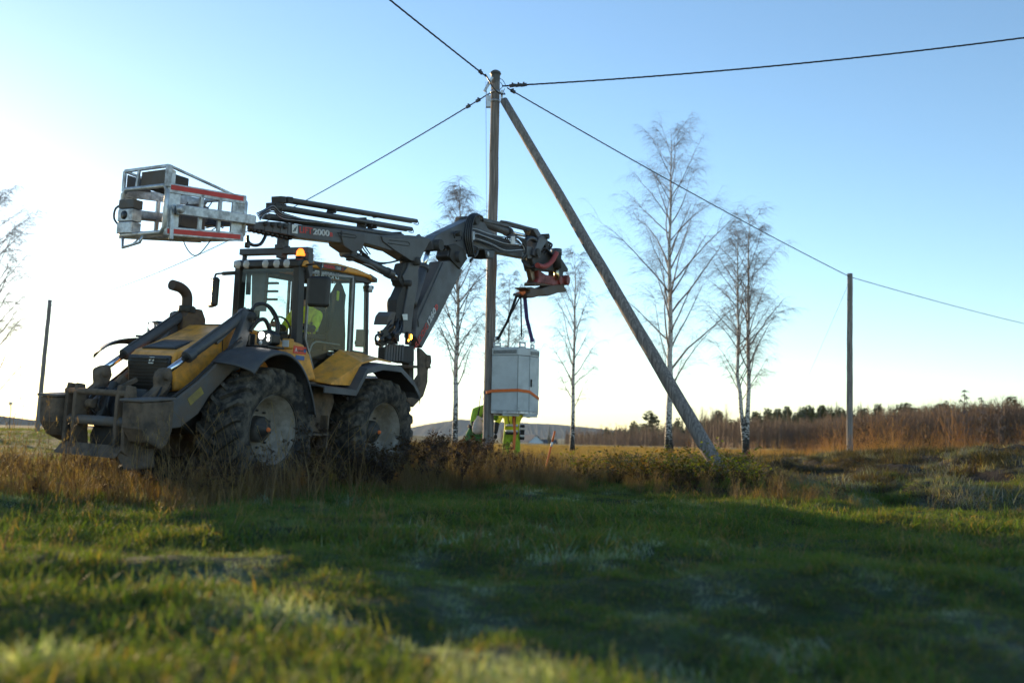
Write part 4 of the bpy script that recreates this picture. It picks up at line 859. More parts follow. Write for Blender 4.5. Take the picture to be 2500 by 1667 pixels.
# headlights on brackets
for s in (1, -1):
    x, y, z = (-.09, .75, 1.85) if s > 0 else (.02, -1.0, 1.93)
    m = MB(); m.box((x + .03, y, z - .105), (.30, .36, .03)); part('lamp_bracket', m, M_blk)
    m = MB(); m.ext([(x + .06, y - .12, z - .07), (x + .06, y + .04, z - .10), (x + .05, y + .14, z - .06), (x + .05, y + .14, z + .06), (x + .06, y + .04, z + .11), (x + .06, y - .12, z + .09)], (-.14, 0, 0)); hl = part('headlight', m, M_blk, bevel=.02)
    m = MB(); m.ext([(x + .062, y - .10, z - .06), (x + .062, y + .04, z - .085), (x + .055, y + .125, z - .05), (x + .055, y + .125, z + .05), (x + .062, y + .04, z + .095), (x + .062, y - .10, z + .075)], (.006, 0, 0)); part('lens', m, mat('smoked lens', (.08, .085, .085), .12), hl, bevel=.004)
    for yy, zz, rr, mt in ((-.035, .035, .048, M_lit), (.075, .03, .022, M_lit), (.075, -.015, .022, M_lit), (-.04, -.055, .03, M_lamp)): MB().lathe([(.001, .014), (rr * .7, .012), (rr, .0)], (x + .068, y + yy, z + zz), (1, 0, 0), 16).build('bulb', mt, hl)
    m = MB(); m.box((x + .06, y - .24 * s, z - .03), (.12, .12, .17)); w2 = part('side_lamp', m, M_blk, bevel=.02)
    MB().lathe([(.001, .02), (.035, .015), (.048, 0)], (x + .122, y - .24 * s, z - .02), (1, 0, 0), 18).build('lens', M_lamp, w2)
    m = MB(); m.box((x - .20, y + .16 * s, z - .04), (.08, .14, .13)); w3 = part('corner_lamp', m, mat('orange lamp guard', (.55, .25, .03), .5), bevel=.02)
    m = MB(); m.box((x - .158, y + .16 * s, z - .04), (.01, .10, .085)); part('lens', m, M_lamp, w3, bevel=.003)
# rear fenders
for s in (1, -1):
    pr = [(-.72, 1.31), (-1.40, 1.30), (-1.62, 1.60), (-1.98, 1.68), (-2.42, 1.68), (-2.78, 1.50), (-2.98, 1.33), (-2.98, 1.25)]
    m = MB(); m.grid([[(x, s * .58, z + .02) for x, z in pr], [(x, s * 1.05, z + .02) for x, z in pr], [(x, s * 1.18, z) for x, z in pr], [(x, s * 1.185, z - .07) for x, z in pr]], smooth=False); part('rear_fender', m, M_fend, bevel=0, solid=.02)
    m = MB(); m.ext([(-1.0, s * .60, 1.40), (-1.02, s * 1.06, 1.35), (-1.46, s * 1.06, 1.36), (-1.66, s * 1.06, 1.66), (-2.0, s * 1.06, 1.74), (-2.36, s * 1.06, 1.73), (-2.3, s * .6, 1.83), (-1.75, s * .60, 1.84)], (0, 0, .02)); part('fender_panel', m, M_yel, bevel=.01)
# cab
CABW = .55
cab = empty('cab', parent=ML)
m = MB()
for s in (1, -1):
    y = s * (CABW - .03)
    m.beam((-.93, y, 1.84), (-.89, s * (CABW - .05), 2.88), .13, .10, up=(0, 1, 0)); m.beam((-2.10, y, 1.78), (-2.04, y, 2.94), .07, .07); m.beam((-2.53, y - s * .03, 1.84), (-2.42, y - s * .03, 2.95), .06, .06)
    m.beam((-.9, y, 2.86), (-2.45, y, 2.92), .07, .10); m.beam((-2.08, y, 1.84), (-2.55, y - s * .03, 1.84), .06, .08)
m.beam((-.9, -.5, 2.86), (-.9, .5, 2.86), .08, .1); m.beam((-2.46, -.5, 2.93), (-2.46, .5, 2.93), .08, .08); m.beam((-2.54, -.5, 1.84), (-2.54, .5, 1.84), .08, .08); m.beam((-.94, -.5, 1.84), (-.94, .5, 1.84), .1, .14)
part('cab_frame', m, M_blk, cab, bevel=.012)
m = MB(); m.prism([(-1.2, 1.34), (-1.4, 1.34), (-1.56, 1.44), (-1.26, 1.45)], .50, .60); m.prism([(-.95, 1.36), (-2.5, 1.4), (-2.5, 1.8), (-2.0, 1.80), (-1.5, 1.44), (-1.0, 1.44)], -.52, .50); part('cab_floor', m, M_blk, cab, bevel=.01)
text('LE', .06, M_stick, cab, (-1.345, .603, 1.365), (-1, 0, 0), (0, 0, 1))
m = MB(); rp = [(-.86, 2.87), (-.90, 2.96), (-1.05, 2.975), (-1.6, 3.035), (-2.05, 3.03), (-2.35, 3.0), (-2.52, 2.96), (-2.50, 2.90), (-2.32, 2.945), (-1.6, 2.925)]
m.prism(rp, -.60, .60); rf = part('roof', m, M_yel, cab, bevel=.03); rf.modifiers['bevel'].segments = 3
m = MB(); m.prism([(-2.36, 3.006), (-2.54, 2.966), (-2.54, 2.90), (-2.40, 2.93)], -.604, .604); part('roof_end', m, M_arm, cab, bevel=.015)
m = MB(); m.ext([(-1.04, .602, 2.972), (-1.80, .602, 3.012), (-1.72, .602, 2.945), (-1.18, .602, 2.905)], (0, .004, 0)); part('roof_decal', m, M_blk, cab, bevel=0)
logo(cab, (-1.22, .606, 2.945), (-1, 0, .06), (0, 0, 1), .05); text('HUDDIG', .062, M_red, cab, (-1.27, .6065, 2.925), (-1, 0, .06), (0, 0, 1), bold=.0015); text('1260', .062, M_silv, cab, (-1.52, .6065, 2.94), (-1, 0, .06), (0, 0, 1)); text('D', .05, M_red, cab, (-1.67, .6065, 2.95), (-1, 0, .06), (0, 0, 1))
# light bar on the front edge of the roof
m = MB(); m.prism([(-.80, 2.86), (-.80, 2.955), (-.9, 2.985), (-1.04, 2.985), (-1.0, 2.85)], -.56, .56); lb = part('light_bar', m, M_blk, cab, bevel=.02)
for y in (-.48, -.33, .0, .19, .36):
    MB().lathe([(.001, .012), (.04, .010), (.052, .002), (.056, .0), (.056, -.03)], (-.80, y, 2.905), (1, 0, -.05), 20).build('work_light', M_lamp, cab)
# glass
m = MB(); _q = [(-.885, -.47, 1.92), (-.885, .47, 1.92), (-.855, .47, 2.85), (-.855, -.47, 2.85)]; m.add(_q, [list(range(len(_q)))]); part('windscreen', m, M_glassc, cab, bevel=0)
for s in (1, -1):
    m = MB(); _q = [(-2.14, s * .535, 1.88), (-2.50, s * .51, 1.88), (-2.41, s * .51, 2.89), (-2.08, s * .535, 2.89)]; m.add(_q, [list(range(len(_q)))]); part('rear_side_window', m, M_glassc, cab, bevel=0)
    dr = empty('door', parent=cab)
    op = [(-1.03, 1.92), (-1.01, 2.84), (-2.0, 2.92), (-2.03, 1.83), (-1.51, 1.455), (-1.29, 1.455)]
    cx_, cz_ = np.mean(op, 0); ip = [(cx_ + (x - cx_) * .935, cz_ + (z - cz_) * .955) for x, z in op]; m = MB()
    for i in range(6):
        a, b, c, d = op[i], op[(i + 1) % 6], ip[(i + 1) % 6], ip[i]; m.ext([(p[0], s * .545, p[1]) for p in (a, b, c, d)], (0, s * .035, 0))
    part('door_frame', m, mat('door aluminium', (.25, .26, .27), .4, .6, dirt=DUST, damt=.3), dr, bevel=.004)
    m = MB(); _q = [(x, s * .56, z) for x, z in ip]; m.add(_q, [list(range(len(_q)))]); part('pane', m, M_glass, dr, bevel=0)
    m = MB(); m.box((-1.36, s * .59, 1.535), (.09, .03, .045)); part('handle', m, M_blk, dr, bevel=.01)
    if s > 0:
        for k in range(3):
            m = MB(); m.box((-1.47 - .115 * k, .572, 1.555 + .095 * k), (.118, .004, .10)); part('sticker_square', m, M_stick, dr, bevel=0)
        text('ERIKSSONS', .115, mat('etched lettering', (.55, .62, .58), .6), dr, (-1.13, .570, 2.785), (-1, 0, .06), (0, 0, 1), bold=.001, spacing=.92)
        text('EFTR. AB', .045, MATS['etched lettering'], dr, (-1.42, .570, 2.735), (-1, 0, .06), (0, 0, 1))
        m = MB(); m.curve([(-1.18, .52, 1.62), (-1.22, .52, 1.82), (-1.32, .52, 1.92), (-1.6, .52, 1.93), (-1.85, .52, 1.93)], .012, 6); part('grab_rail', m, MATS['door aluminium'], dr, bevel=0)
m = MB(); _q = [(-2.55, -.46, 1.9), (-2.55, .46, 1.9), (-2.45, .46, 2.88), (-2.45, -.46, 2.88)]; m.add(_q, [list(range(len(_q)))]); part('rear_window', m, M_glassc, cab, bevel=0)
# inside the cab
m = MB(); m.box((-1.72, .0, 1.78), (.50, .48, .14)); m.box((-1.98, .0, 2.10), (.14, .46, .62), ry=-.12); m.box((-2.03, .0, 2.50), (.10, .26, .18), ry=-.1); m.box((-1.72, 0, 1.6), (.34, .34, .26)); part('seat', m, M_seat, cab, bevel=.04)
for y in (-.29, .29):
    m = MB(); m.box((-1.70, y, 2.02), (.40, .09, .06)); m.tube([(-1.52, y, 2.03), (-1.5, y, 2.16)], .014, 8); m.lathe([(.001, .04), (.025, .03), (.02, -.02)], (-1.5, y, 2.17), (0, 0, 1), 10); part('armrest', m, M_seat, cab, bevel=.015)
m = MB(); m.beam((-1.02, 0, 1.5), (-1.12, 0, 2.0), .14, .12); m.box((-1.0, -.1, 1.95), (.16, .7, .14), ry=.2); part('console', m, M_seat, cab, bevel=.02)
m = MB(); c0 = np.array([-1.2, 0, 2.08]); m.tube([c0 + np.array([math.sin(t) * .05, .17 * math.cos(t), .16 * math.sin(t)]) for t in np.linspace(0, 2 * PI, 25)], .014, 6, cap=False); m.tube([(-1.1, 0, 1.98), c0], .02, 8); part('steering_wheel', m, M_blk, cab, bevel=0)
m = MB(); m.box((-.98, -.30, 2.22), (.05, .20, .16)); m.tube([(-.97, -.3, 1.98), (-.98, -.3, 2.15)], .015, 6); part('display', m, M_blk, cab, bevel=.008)
m = MB(); m.box((-1.0, -.12, 2.62), (.03, .03, .4)); 
for k in range(4): m.box((-1.03, -.06, 2.46 + .11 * k), (.04, .22, .03))
part('document_rack', m, M_arm, cab, bevel=.004)
m = MB(); m.ext([(-1.05, -.40, 2.30), (-1.05, -.15, 2.30), (-1.0, -.15, 2.84), (-1.0, -.40, 2.84)], (-.02, 0, 0)); m.ext([(-.99, -.47, 2.52), (-.99, -.40, 2.52), (-.97, -.40, 2.84), (-.97, -.47, 2.84)], (-.02, 0, 0)); part('sun_curtain', m, mat('curtain cloth', (.16, .19, .22), .9), cab, bevel=0)
# roof rack bridge, beacon, mirrors
m = MB(); m.beam((-1.0, -.60, 3.105), (-1.0, .58, 3.105), .12, .085); m.tube([(-1.0, -.55, 3.06), (-1.0, -.55, 2.2), (-.93, -.56, 1.85)], .035, 10); m.prism([(-1.05, 3.07), (-.95, 3.07), (-.95, 2.86), (-1.02, 2.72), (-1.05, 2.72)], .50, .60)
m.ext([(-.98, .30, 3.065), (-.98, .58, 3.065), (-.98, .58, 2.90)], (-.04, 0, 0)); m.beam((-1.0, .10, 3.13), (-1.0, .10, 3.30), .14, .09); m.box((-1.0, .1, 3.16), (.16, .14, .06)); m.box((-1.0, .1, 3.04), (.12, .10, .06)); part('rack_bridge', m, M_steel, bevel=.008)
m = MB(); m.lathe([(.001, .10), (.05, .095), (.075, .06), (.08, 0), (.07, -.01)], (-.98, .46, 3.03), (0, 0, 1), 18); b = part('beacon', m, M_beacon, bevel=0)
MB().lathe([(.085, -.03), (.085, .0), (.07, .005)], (-.98, .46, 3.02), (0, 0, 1), 18, cap=True).build('beacon_base', M_blk, b)
for s in (1, -1):
    q = (-.80, .93, 2.53) if s > 0 else (-.62, -.70, 2.50)
    mr = empty('mirror', q, ML); mr.rotation_euler = (0, 0, .25 if s > 0 else -.6)
    m = MB(); m.box((0, 0, 0), (.09, .30, .40)); part('mirror_shell', m, M_blk, mr, bevel=.04).modifiers['bevel'].segments = 3
    m = MB(); m.box((-.047, 0, 0), (.006, .25, .35)); part('mirror_glass', m, M_mirror, mr, bevel=.002)
    if s > 0: hose([(-.80, .93, 2.70), (-.80, .93, 2.86), (-.84, .88, 2.90), (-.92, .58, 2.90)], .014, 'mirror_arm')
    else: m = MB(); m.curve([(-.63, -.70, 2.62), (-.63, -.70, 2.73), (-.66, -.66, 2.76), (-.9, -.55, 2.80)], .014, 6); m.beam((-.70, -.64, 2.765), (-.95, -.52, 2.82), .05, .05); part('mirror_arm', m, M_blk, bevel=0)
for s in (1, -1):
    m = MB(); m.box((-2.46, s * .50, 2.80), (.10, .10, .09)); m.box((-2.52, s * .46, 2.83), (.06, .16, .05)); part('rear_work_light', m, M_blk, bevel=.01)
    MB().lathe([(.001, .02), (.035, .015), (.042, 0)], (-2.44, s * .553, 2.80), (0, s, -.2), 14).build('rear_lens', M_lamp, ML)
m = MB(); m.box((-2.62, .3, 2.02), (.2, .04, .05)); m.box((-2.70, .28, 2.10), (.05, .2, .26)); part('toolbox', m, M_arm)

# lift boom lying forward over the cab, drawn in the machine's own long plane
YB = .2
def q4(poly, c=4): return [tuple(PL(c, u, v, 1, YB)[[0, 2]]) for u, v in poly]
def p4(u, v, c=4, y=YB): return PL(c, u, v, 1, y)
def pr4(name, poly, hw, mt=None, parent=None, c=4, bevel=.012): return part(name, MB().prism(q4(poly, c), YB - hw, YB + hw), mt or M_boom, parent, bevel)
LBM = pr4('lift_boom', [(505, 432), (1090, 490), (1560, 560), (1870, 560), (2060, 578), (2142, 602), (2046, 770), (1960, 800), (1645, 742), (1560, 715), (1340, 655), (1060, 655), (560, 597), (500, 575)], .11)
pr4('boom_gusset', [(1065, 505), (1345, 545), (1350, 600), (1300, 742), (1200, 770), (1085, 690), (1060, 600)], .135, parent=LBM)
pr4('boom_gusset', [(1540, 575), (1700, 585), (2060, 590), (2140, 605), (2050, 770), (2000, 880), (1900, 870), (1700, 745), (1560, 640)], .13, parent=LBM)
m = MB()
for poly in ([(1100, 530), (1310, 560), (1325, 580), (1310, 595), (1120, 570)],): 
    pts = [p4(u, v, 4, YB + .136) for u, v in poly]; m.tube(pts + [pts[0]], .006, 5)
pts = [p4(u, v, 4, YB + .131) for u, v in [(1720, 620), (1940, 640), (1962, 660), (1950, 690), (1700, 655)]]; m.tube(pts, .006, 5); part('slot_rib', m, M_dark, LBM, bevel=0)
for i, (a, b) in enumerate([((440, 420), (500, 575)), ((360, 410), (440, 560)), ((280, 400), (360, 545)), ((190, 395), (280, 530)), ((60, 405), (195, 505))]):
    (u0, v0), (u1, v1) = a, b; o = part('boom_section', MB().prism(q4([(u0, v0), (u1 + 14, v0 + 6), (u1 + 10, v1), (u0 - 10, v1 - 14)]), YB - .105 + .012 * i, YB + .105 - .012 * i), M_boom, LBM, .012)
    if i < 4:
        c = p4((u0 + u1) / 2, (v0 + v1) / 2 - 40, 4, YB + .105 - .012 * i); MB().lathe([(.001, .02), (.03, .02), (.034, -.01)], c, (0, 1, 0), 10).build('wear_pad_bolt', M_dark, LBM)
m = MB()
for i in range(9): p = p4(70 + 55 * i, 500 + 12 * i); m.lathe([(.001, -.05), (.026, -.05), (.026, .05), (.001, .05)], p, (0, 1, 0), 8)
part('energy_chain', m, M_blk, LBM, bevel=0)
for nm, a, b, r in (('boom_tube', (490, 140), (2010, 393), .034), ('boom_tube', (300, 215), (1950, 490), .036), ('boom_tube', (240, 335), (1840, 570), .038)):
    for dy in (-.05, .05):
        o = part(nm, MB().tube([p4(*a) + np.array([0, dy, 0]), p4(*b) + np.array([0, dy, 0])], r, 14), M_boom, LBM, 0)
    e = p4(*b); MB().curve([e, e + np.array([-.06, .03, .01]), e + np.array([-.10, .03, -.02]), e + np.array([-.06, .03, -.045]), e + np.array([0, 0, -.04])], .008, 6).build('tube_loop', M_silv, LBM)
for u, v in ((395, 125), (480, 130), (400, 215), (330, 200)): m = MB(); m.box(p4(u, v + 12), (.10, .17, .085), ry=.15); part('tube_block', m, M_dark, LBM)
for u, v, u2, v2 in ((1040, 240, 1020, 295), (760, 270, 745, 310), (1580, 310, 1570, 350), (1490, 390, 1500, 430), (1390, 350, 1380, 530), (1470, 400, 1455, 460), (1520, 440, 1510, 480), (1810, 520, 1810, 560), (720, 390, 710, 430)):
    m = MB(); m.beam(p4(u, v), p4(u2, v2), .03, .16, up=(0, 1, 0)); part('pipe_clamp', m, M_dark, LBM, bevel=.003)
for k in range(6):
    y = YB + .09 + .02 * (k % 3); ctrl = [(130 + 8 * k, 300 + 16 * k), (230, 250 + 12 * k), (330, 190 + 18 * k), (420, 280 + 14 * k), (560, 330 + 10 * k), (900 + 40 * k, 430)]
    hose([p4(u, v, 4, y) for u, v in ctrl], .0075, 'hydraulic_pipe', LBM, 6, M_silv if k % 2 else M_hose)
hose([p4(20, 560), p4(30, 640), p4(90, 680), p4(170, 670), p4(220, 600), p4(240, 550)], .022, 'hose', LBM)
hose([p4(520, 120), p4(900, 180), p4(1040, 215), p4(1580, 310)], .008, 'hydraulic_pipe', LBM, 6, M_silv)
m = MB(); m.box(p4(20, 680), (.06, .05, .07)); part('hose_plug', m, M_blk, LBM, bevel=.01)
m = MB(); m.prism(q4([(2040, 570), (2070, 545), (2095, 580)]), YB - .02, YB + .02); part('lifting_eye', m, M_boom, LBM, bevel=.006)
yl = YB + .113; s0 = p4(545, 450, 4, yl); s1 = p4(1040, 520, 4, yl); xd = s1 - s0; xd /= np.linalg.norm(xd); yd = (-xd[2], 0, xd[0]); yd = np.array(yd) if yd[2] > 0 else -np.array(yd)
logo(LBM, p4(585, 487, 4, yl), xd, yd, .115)
def ltext(body, a, b, size, m, outline=False):
    p = p4(*a, 4, yl); q = p4(*b, 4, yl); text(body, size, m, LBM, p, q - p, yd, outline=outline, bold=.002 if not outline else 0, fit=float(np.linalg.norm(q - p)))
ltext('LIFT', (643, 528), (797, 546), .118, M_red); ltext('2000', (806, 549), (1002, 572), .112, M_white, True); ltext('B', (1008, 574), (1040, 578), .08, M_red)
# lift ram, post
ra = p4(1225, 775); rb = p4(1735, 1025); rc = p4(1850, 1085); d = (rb - ra) / np.linalg.norm(rb - ra)
m = MB(); m.tube([ra, rb], .068, 18); m.tube([rb - d * .12, rb + d * .02], .08, 18); m.lathe([(.001, -.12), (.06, -.12), (.06, .12), (.001, .12)], ra, (0, 1, 0), 14); lr = part('boom_ram', m, M_boom, bevel=0)
MB().tube([rb, rc], .036, 14).build('piston_rod', M_chrome, lr)
hose([p4(1250, 770, 4, .3), p4(1330, 800, 4, .3), p4(1400, 770, 4, .3), p4(1480, 830, 4, .3)], .012, parent=lr); hose([p4(1330, 690), p4(1400, 790), p4(1560, 880), p4(1700, 890), p4(1840, 860), p4(1890, 850)], .014, parent=lr); hose([p4(1350, 690, 4, .25), p4(1440, 820, 4, .25), p4(1600, 905, 4, .25), p4(1860, 850, 4, .25)], .011, parent=lr)
for k in range(4): hose([p4(1330 + 30 * k, 690), p4(1350 + 35 * k, 740), p4(1400 + 30 * k, 790)], .01, parent=lr)
hose([p4(1360, 890, 4, .32), p4(1500, 930, 4, .32), p4(1600, 1010, 4, .32)], .008, 'hydraulic_pipe', lr, 6, M_silv)
m = MB(); m.prism(q4([(1100, 795), (1330, 880), (1300, 905), (1085, 815)]), .28, .45); m.box(p4(1250, 830, 4, .38), (.08, .1, .09)); part('camera_bracket', m, M_dark, bevel=.008)
PST = pr4('lift_post', [(1985, 215), (2080, 195), (2080, 420), (2030, 700), (2005, 950), (1920, 940), (1930, 720), (1975, 480), (1930, 400), (1915, 360), (1960, 280)], .085, c=3)
m = MB(); m.prism(q4([(1935, 230), (1965, 220), (1965, 480), (1895, 940), (1850, 930), (1870, 600), (1930, 470), (1890, 400)], 3), YB - .10, YB + .06); part('post_web', m, M_dark, PST)
m = MB(); m.ext([PL(3, u, v, 1, YB + .086) for u, v in ((1955, 750), (2010, 748), (2012, 810), (1968, 808))], (0, .003, 0)); part('sticker', m, M_stick, PST, bevel=0)
m = MB(); m.lathe([(.001, -.16), (.07, -.16), (.07, .16), (.001, .16)], PL(3, 2040, 205, 1, YB), (0, 1, 0), 14); m.lathe([(.001, -.16), (.05, -.16), (.05, .16), (.001, .16)], PL(3, 1955, 430, 1, YB), (0, 1, 0), 14); part('pivot_pin', m, M_dark, PST, bevel=0)
for k in range(3): hose([PL(3, 2050 + 20 * k, 250, 1, YB - .1), PL(3, 2100 + 10 * k, 480, 1, YB - .15), PL(3, 2080 + 15 * k, 640, 1, YB - .15), PL(3, 2030 + 10 * k, 900, 1, YB - .1)], .014, parent=PST)
# slew base with valves, hoses and lamp
def q3(poly, c=3, y=YB): return [tuple(PL(c, u, v, 1, y)[[0, 2]]) for u, v in poly]
m = MB(); m.prism(q3([(1770, 1090), (2020, 1075), (2020, 1240), (1960, 1260), (1765, 1215)]), YB - .12, YB + .12); sb = part('slew_base', m, M_dark, bevel=.02)
m = MB(); m.prism(q3([(1990, 1240), (2040, 1240), (2040, 1480), (1990, 1480)]), YB - .07, YB + .07); part('slew_column', m, M_dark, sb)
m = MB(); m.prism(q3([(1700, 1270), (2120, 1280), (2120, 1305), (1700, 1300)]), YB - .2, YB + .25); part('slew_plate', m, M_mud, sb)
for k in range(7):
    m = MB(); p = PL(3, 1790 + 28 * k, 1150, 1, YB + .125); m.box(p, (.05, .02, .26)); part('cover_rib', m, M_steel, sb, bevel=.003)
for k in range(16):
    p = PL(3, rnd.uniform(1700, 1900), rnd.uniform(940, 1070), 1, YB + rnd.uniform(-.2, .3)); m = MB()
    if k % 2: m.lathe([(.001, -.05), (rnd.uniform(.02, .05), -.05), (rnd.uniform(.02, .05), .05), (.001, .05)], p, (rnd.random(), 1, rnd.random()), 10)
    else: m.box(p, (rnd.uniform(.05, .14), rnd.uniform(.05, .14), rnd.uniform(.05, .12)), rz=rnd.random(), rx=rnd.random())
    part('valve', m, rnd.choice([M_dark, M_steel, M_blk]), sb, bevel=.005)
for k in range(12):
    u = rnd.uniform(1720, 1930); p = [PL(3, u, rnd.uniform(1000, 1060), 1, YB + rnd.uniform(0, .3)), PL(3, u - rnd.uniform(20, 70), rnd.uniform(960, 1000), 1, YB + .2), PL(3, u + rnd.uniform(-30, 60), rnd.uniform(880, 940), 1, YB + .15), PL(3, 1920 + rnd.uniform(-30, 30), rnd.uniform(600, 860), 1, YB - .05)]
    hose(p, rnd.choice([.01, .013, .016]), parent=sb)
hose([PL(3, 1730, 1070, 1, .45), PL(3, 1685, 1030, 1, .5), PL(3, 1690, 970, 1, .5), PL(3, 1760, 950, 1, .45)], .018, parent=sb)
m = MB(); m.prism(q3([(1760, 770), (1795, 725), (1840, 730), (1810, 860), (1740, 860)]), .05, .3); part('filter_box', m, M_arm, bevel=.01)
m = MB(); m.curve([PL(3, 1835, 730, 1, .1), PL(3, 1830, 640, 1, .1), PL(3, 1850, 595, 1, .1), PL(3, 1895, 585, 1, .1)], .05, 10); part('air_duct', m, M_arm, bevel=0)
m = MB(); m.box(PL(3, 2020, 1000, 1, .48), (.10, .06, .20)); tl_ = part('indicator_lamp', m, M_blk, bevel=.01)
MB().lathe([(.001, .015), (.035, .012), (.045, 0)], PL(3, 2048, 985, 1, .52), (-.3, 1, 0), 14).build('amber_lens', M_amber, tl_); MB().lathe([(.001, .015), (.015, .012), (.02, 0)], PL(3, 2020, 1020, 1, .52), (-.3, 1, 0), 12).build('amber_lens', M_amber, tl_)
# stabiliser leg folded up at the rear corner
m = MB(); m.prism([tuple(PL(9, u, v, 1, .75)[[0, 2]]) for u, v in [(495, 862), (525, 870), (590, 935), (612, 1000), (592, 1090), (588, 1210), (545, 1350), (440, 1465), (380, 1400), (400, 1280), (500, 1130)]], .72, .77); part('stabiliser', m, M_mud, bevel=.02)
m = MB(); m.prism([tuple(PL(9, u, v, 1, .75)[[0, 2]]) for u, v in [(565, 930), (605, 935), (612, 1000), (590, 1075), (560, 1060)]], .69, .80); part('stabiliser_foot', m, M_mud, bevel=.02)

# basket
BK = empty('work_basket', parent=ML)
def bk(fx, fy, fz):
    """basket frame: fx 0 front .. 1 rear, fy 0 far .. 1 near, fz 0 bottom .. 1 top"""
    x = 1.30 - 1.27 * fx; z = 2.885 + .185 * fx + (.56 - .03 * fx) * fz + .02 * fy * (1 - fx); return np.array([x, -.36 + .70 * fy, z])
def rail(name, pts, w_=.045, h=.045, mt=M_galv, **k):
    m = MB()
    for a, b in zip(pts[:-1], pts[1:]): m.beam(a, b, w_, h, **k)
    return part(name, m, mt, BK, bevel=.006)
def hoop(fx, nm='end_hoop'):
    c = [(0, .12), (0, .88), (.06, .98), (.94, .98), (1, .88), (1, .12), (.94, .02), (.06, .02), (0, .12)]; return part(nm, MB().tube([bk(fx, a, b) for a, b in c], .028, 8), M_galv, BK, 0)
hoop(0); hoop(1)
for fy in (0, 1):
    for fz, hh in ((.93, .11), (.05, .10)):
        rail('side_rail', [bk(0, fy, fz), bk(1, fy, fz)], .03, hh)
    rail('mid_rail', [bk(.08 if fy else 0, fy, .50), bk(1.0, fy, .50)], .03, .09)
    for fx in (.42, .66, .84): rail('stanchion', [bk(fx, fy, .05), bk(fx, fy, .93)], .03, .05)
    for fx0, fx1 in ((.0, .16), (.86, .99)):
        m = MB(); m.ext([bk(fx0, fy, .1), bk(fx1, fy, .1), bk(fx1, fy, .9), bk(fx0, fy, .9)], (0, .004, 0)); part('side_panel', m, M_galv, BK, bevel=0)
    for fz in (.95, .05):
        m = MB(); m.beam(bk(.03, fy, fz) + np.array([0, .018 if fy else -.018, .0]), bk(.95, fy, fz) + np.array([0, .018 if fy else -.018, 0]), .006, .055); part('red_stripe', m, M_red, BK, bevel=0)
m = MB(); m.beam(bk(.10, 1, .50) + np.array([0, .06, 0]), bk(1.08, 1, .47) + np.array([0, .06, 0]), .07, .115); ab = part('carrier_arm', m, M_galv, BK, bevel=.008)
MB().lathe([(.001, .03), (.03, .03), (.045, .02), (.045, -.02)], bk(.10, 1, .50) + np.array([0, .10, 0]), (0, 1, 0), 14).build('pivot_bolt', M_galv, BK)
m = MB(); m.beam(bk(.08, 0, .5) - np.array([0, .06, 0]), bk(1.08, 0, .47) - np.array([0, .06, 0]), .07, .115); part('carrier_arm', m, M_galv, BK, bevel=.008)
m = MB(); m.beam(bk(1.06, -.05, .47), bk(1.06, 1.1, .47), .12, .12); part('carrier_cross', m, M_steel, BK)
for k in range(5):
    fy = .1 + .2 * k; rail('floor_bar', [bk(.05, fy, .0), bk(.98, fy, .0)], .05, .02)
m = MB(); m.ext([bk(.35, .05, .01), bk(.98, .05, .01), bk(.98, .95, .01), bk(.35, .95, .01)], (0, 0, .008)); part('floor_plate', m, M_galv, BK, bevel=0)
for fx in (.3, .6): rail('floor_bar', [bk(fx, 0, -.01), bk(fx, 1, -.01)], .04, .03)
# raised guard on top: front frame and sloping side rails, with panels
U0 = bk(0, 1, 1) + np.array([.0, 0, .215]); U1 = bk(0, 0, 1) + np.array([0, 0, .21])
part('guard_frame', MB().beam(U0, U1, .035, .035).beam(U0, bk(0, 1, .95), .06, .05).beam(U1, bk(0, 0, .95), .035, .035).beam(U0, bk(.90, 1, .97), .03, .03).beam(U1, bk(.9, 0, .97), .03, .03).beam(bk(0, .3, .98), U1 + (U0 - U1) * .33, .03, .03), M_galv, BK, .005)
m = MB(); m.ext([bk(.02, .36, 1), bk(.02, .97, 1), U0 + np.array([-.02, -.03, -.03]), U1 + (U0 - U1) * .36 + np.array([-.02, 0, -.03])], (-.01, 0, 0)); part('guard_panel', m, M_arm, BK, bevel=0)
m = MB(); m.ext([bk(.03, .97, 1), bk(.10, .97, 1), bk(.10, .97, 1.30), bk(.03, .97, 1.36)], (0, -.01, 0)); part('guard_panel', m, M_galv, BK, bevel=0)
m = MB(); m.box(bk(.24, .55, 1.12), (.34, .30, .20)); part('control_box', m, M_dark, BK, bevel=.012)
m = MB(); m.ext([bk(.02, .02, 1.0), bk(.30, .02, 1.0), bk(.30, .02, 1.22), bk(.02, .02, 1.3)], (0, .01, 0)); part('guard_panel', m, M_arm, BK, bevel=0)
for z0, z1, mt in ((.04, .28, M_galv), (.29, .55, M_galv), (.56, .75, M_arm)):
    m = MB(); m.box((bk(.02, .16, (z0 + z1) / 2)), (.14, .24, (z1 - z0) * .55)); cb = part('control_cabinet', m, mt, BK, bevel=.008)
MB().lathe([(.001, .004), (.05, .004), (.052, -.003)], bk(.02, .14, .42) + np.array([.072, 0, 0]), (1, 0, 0), 18).build('vent_plug', M_blk, BK)
m = MB(); m.curve([bk(.02, .0, .7), bk(-.01, -.12, .6), bk(-.01, -.14, .4), bk(.0, -.05, .25)], .012, 6); part('cable_loop', m, M_hose, BK, bevel=0)
part('step_bar', MB().tube([bk(0, .08, 0), bk(-.02, .14, -.24), bk(-.02, .52, -.16), bk(0, .55, 0)], .017, 8).tube([bk(0, .3, -.2), bk(.1, .32, 0)], .01, 6), M_galv, BK, 0)
part('step_bar', MB().beam(bk(.06, 1.02, .5), bk(.07, 1.04, -.12), .03, .05).beam(bk(.07, 1.0, -.1), bk(.16, .9, .02), .02, .02), M_galv, BK, .004)
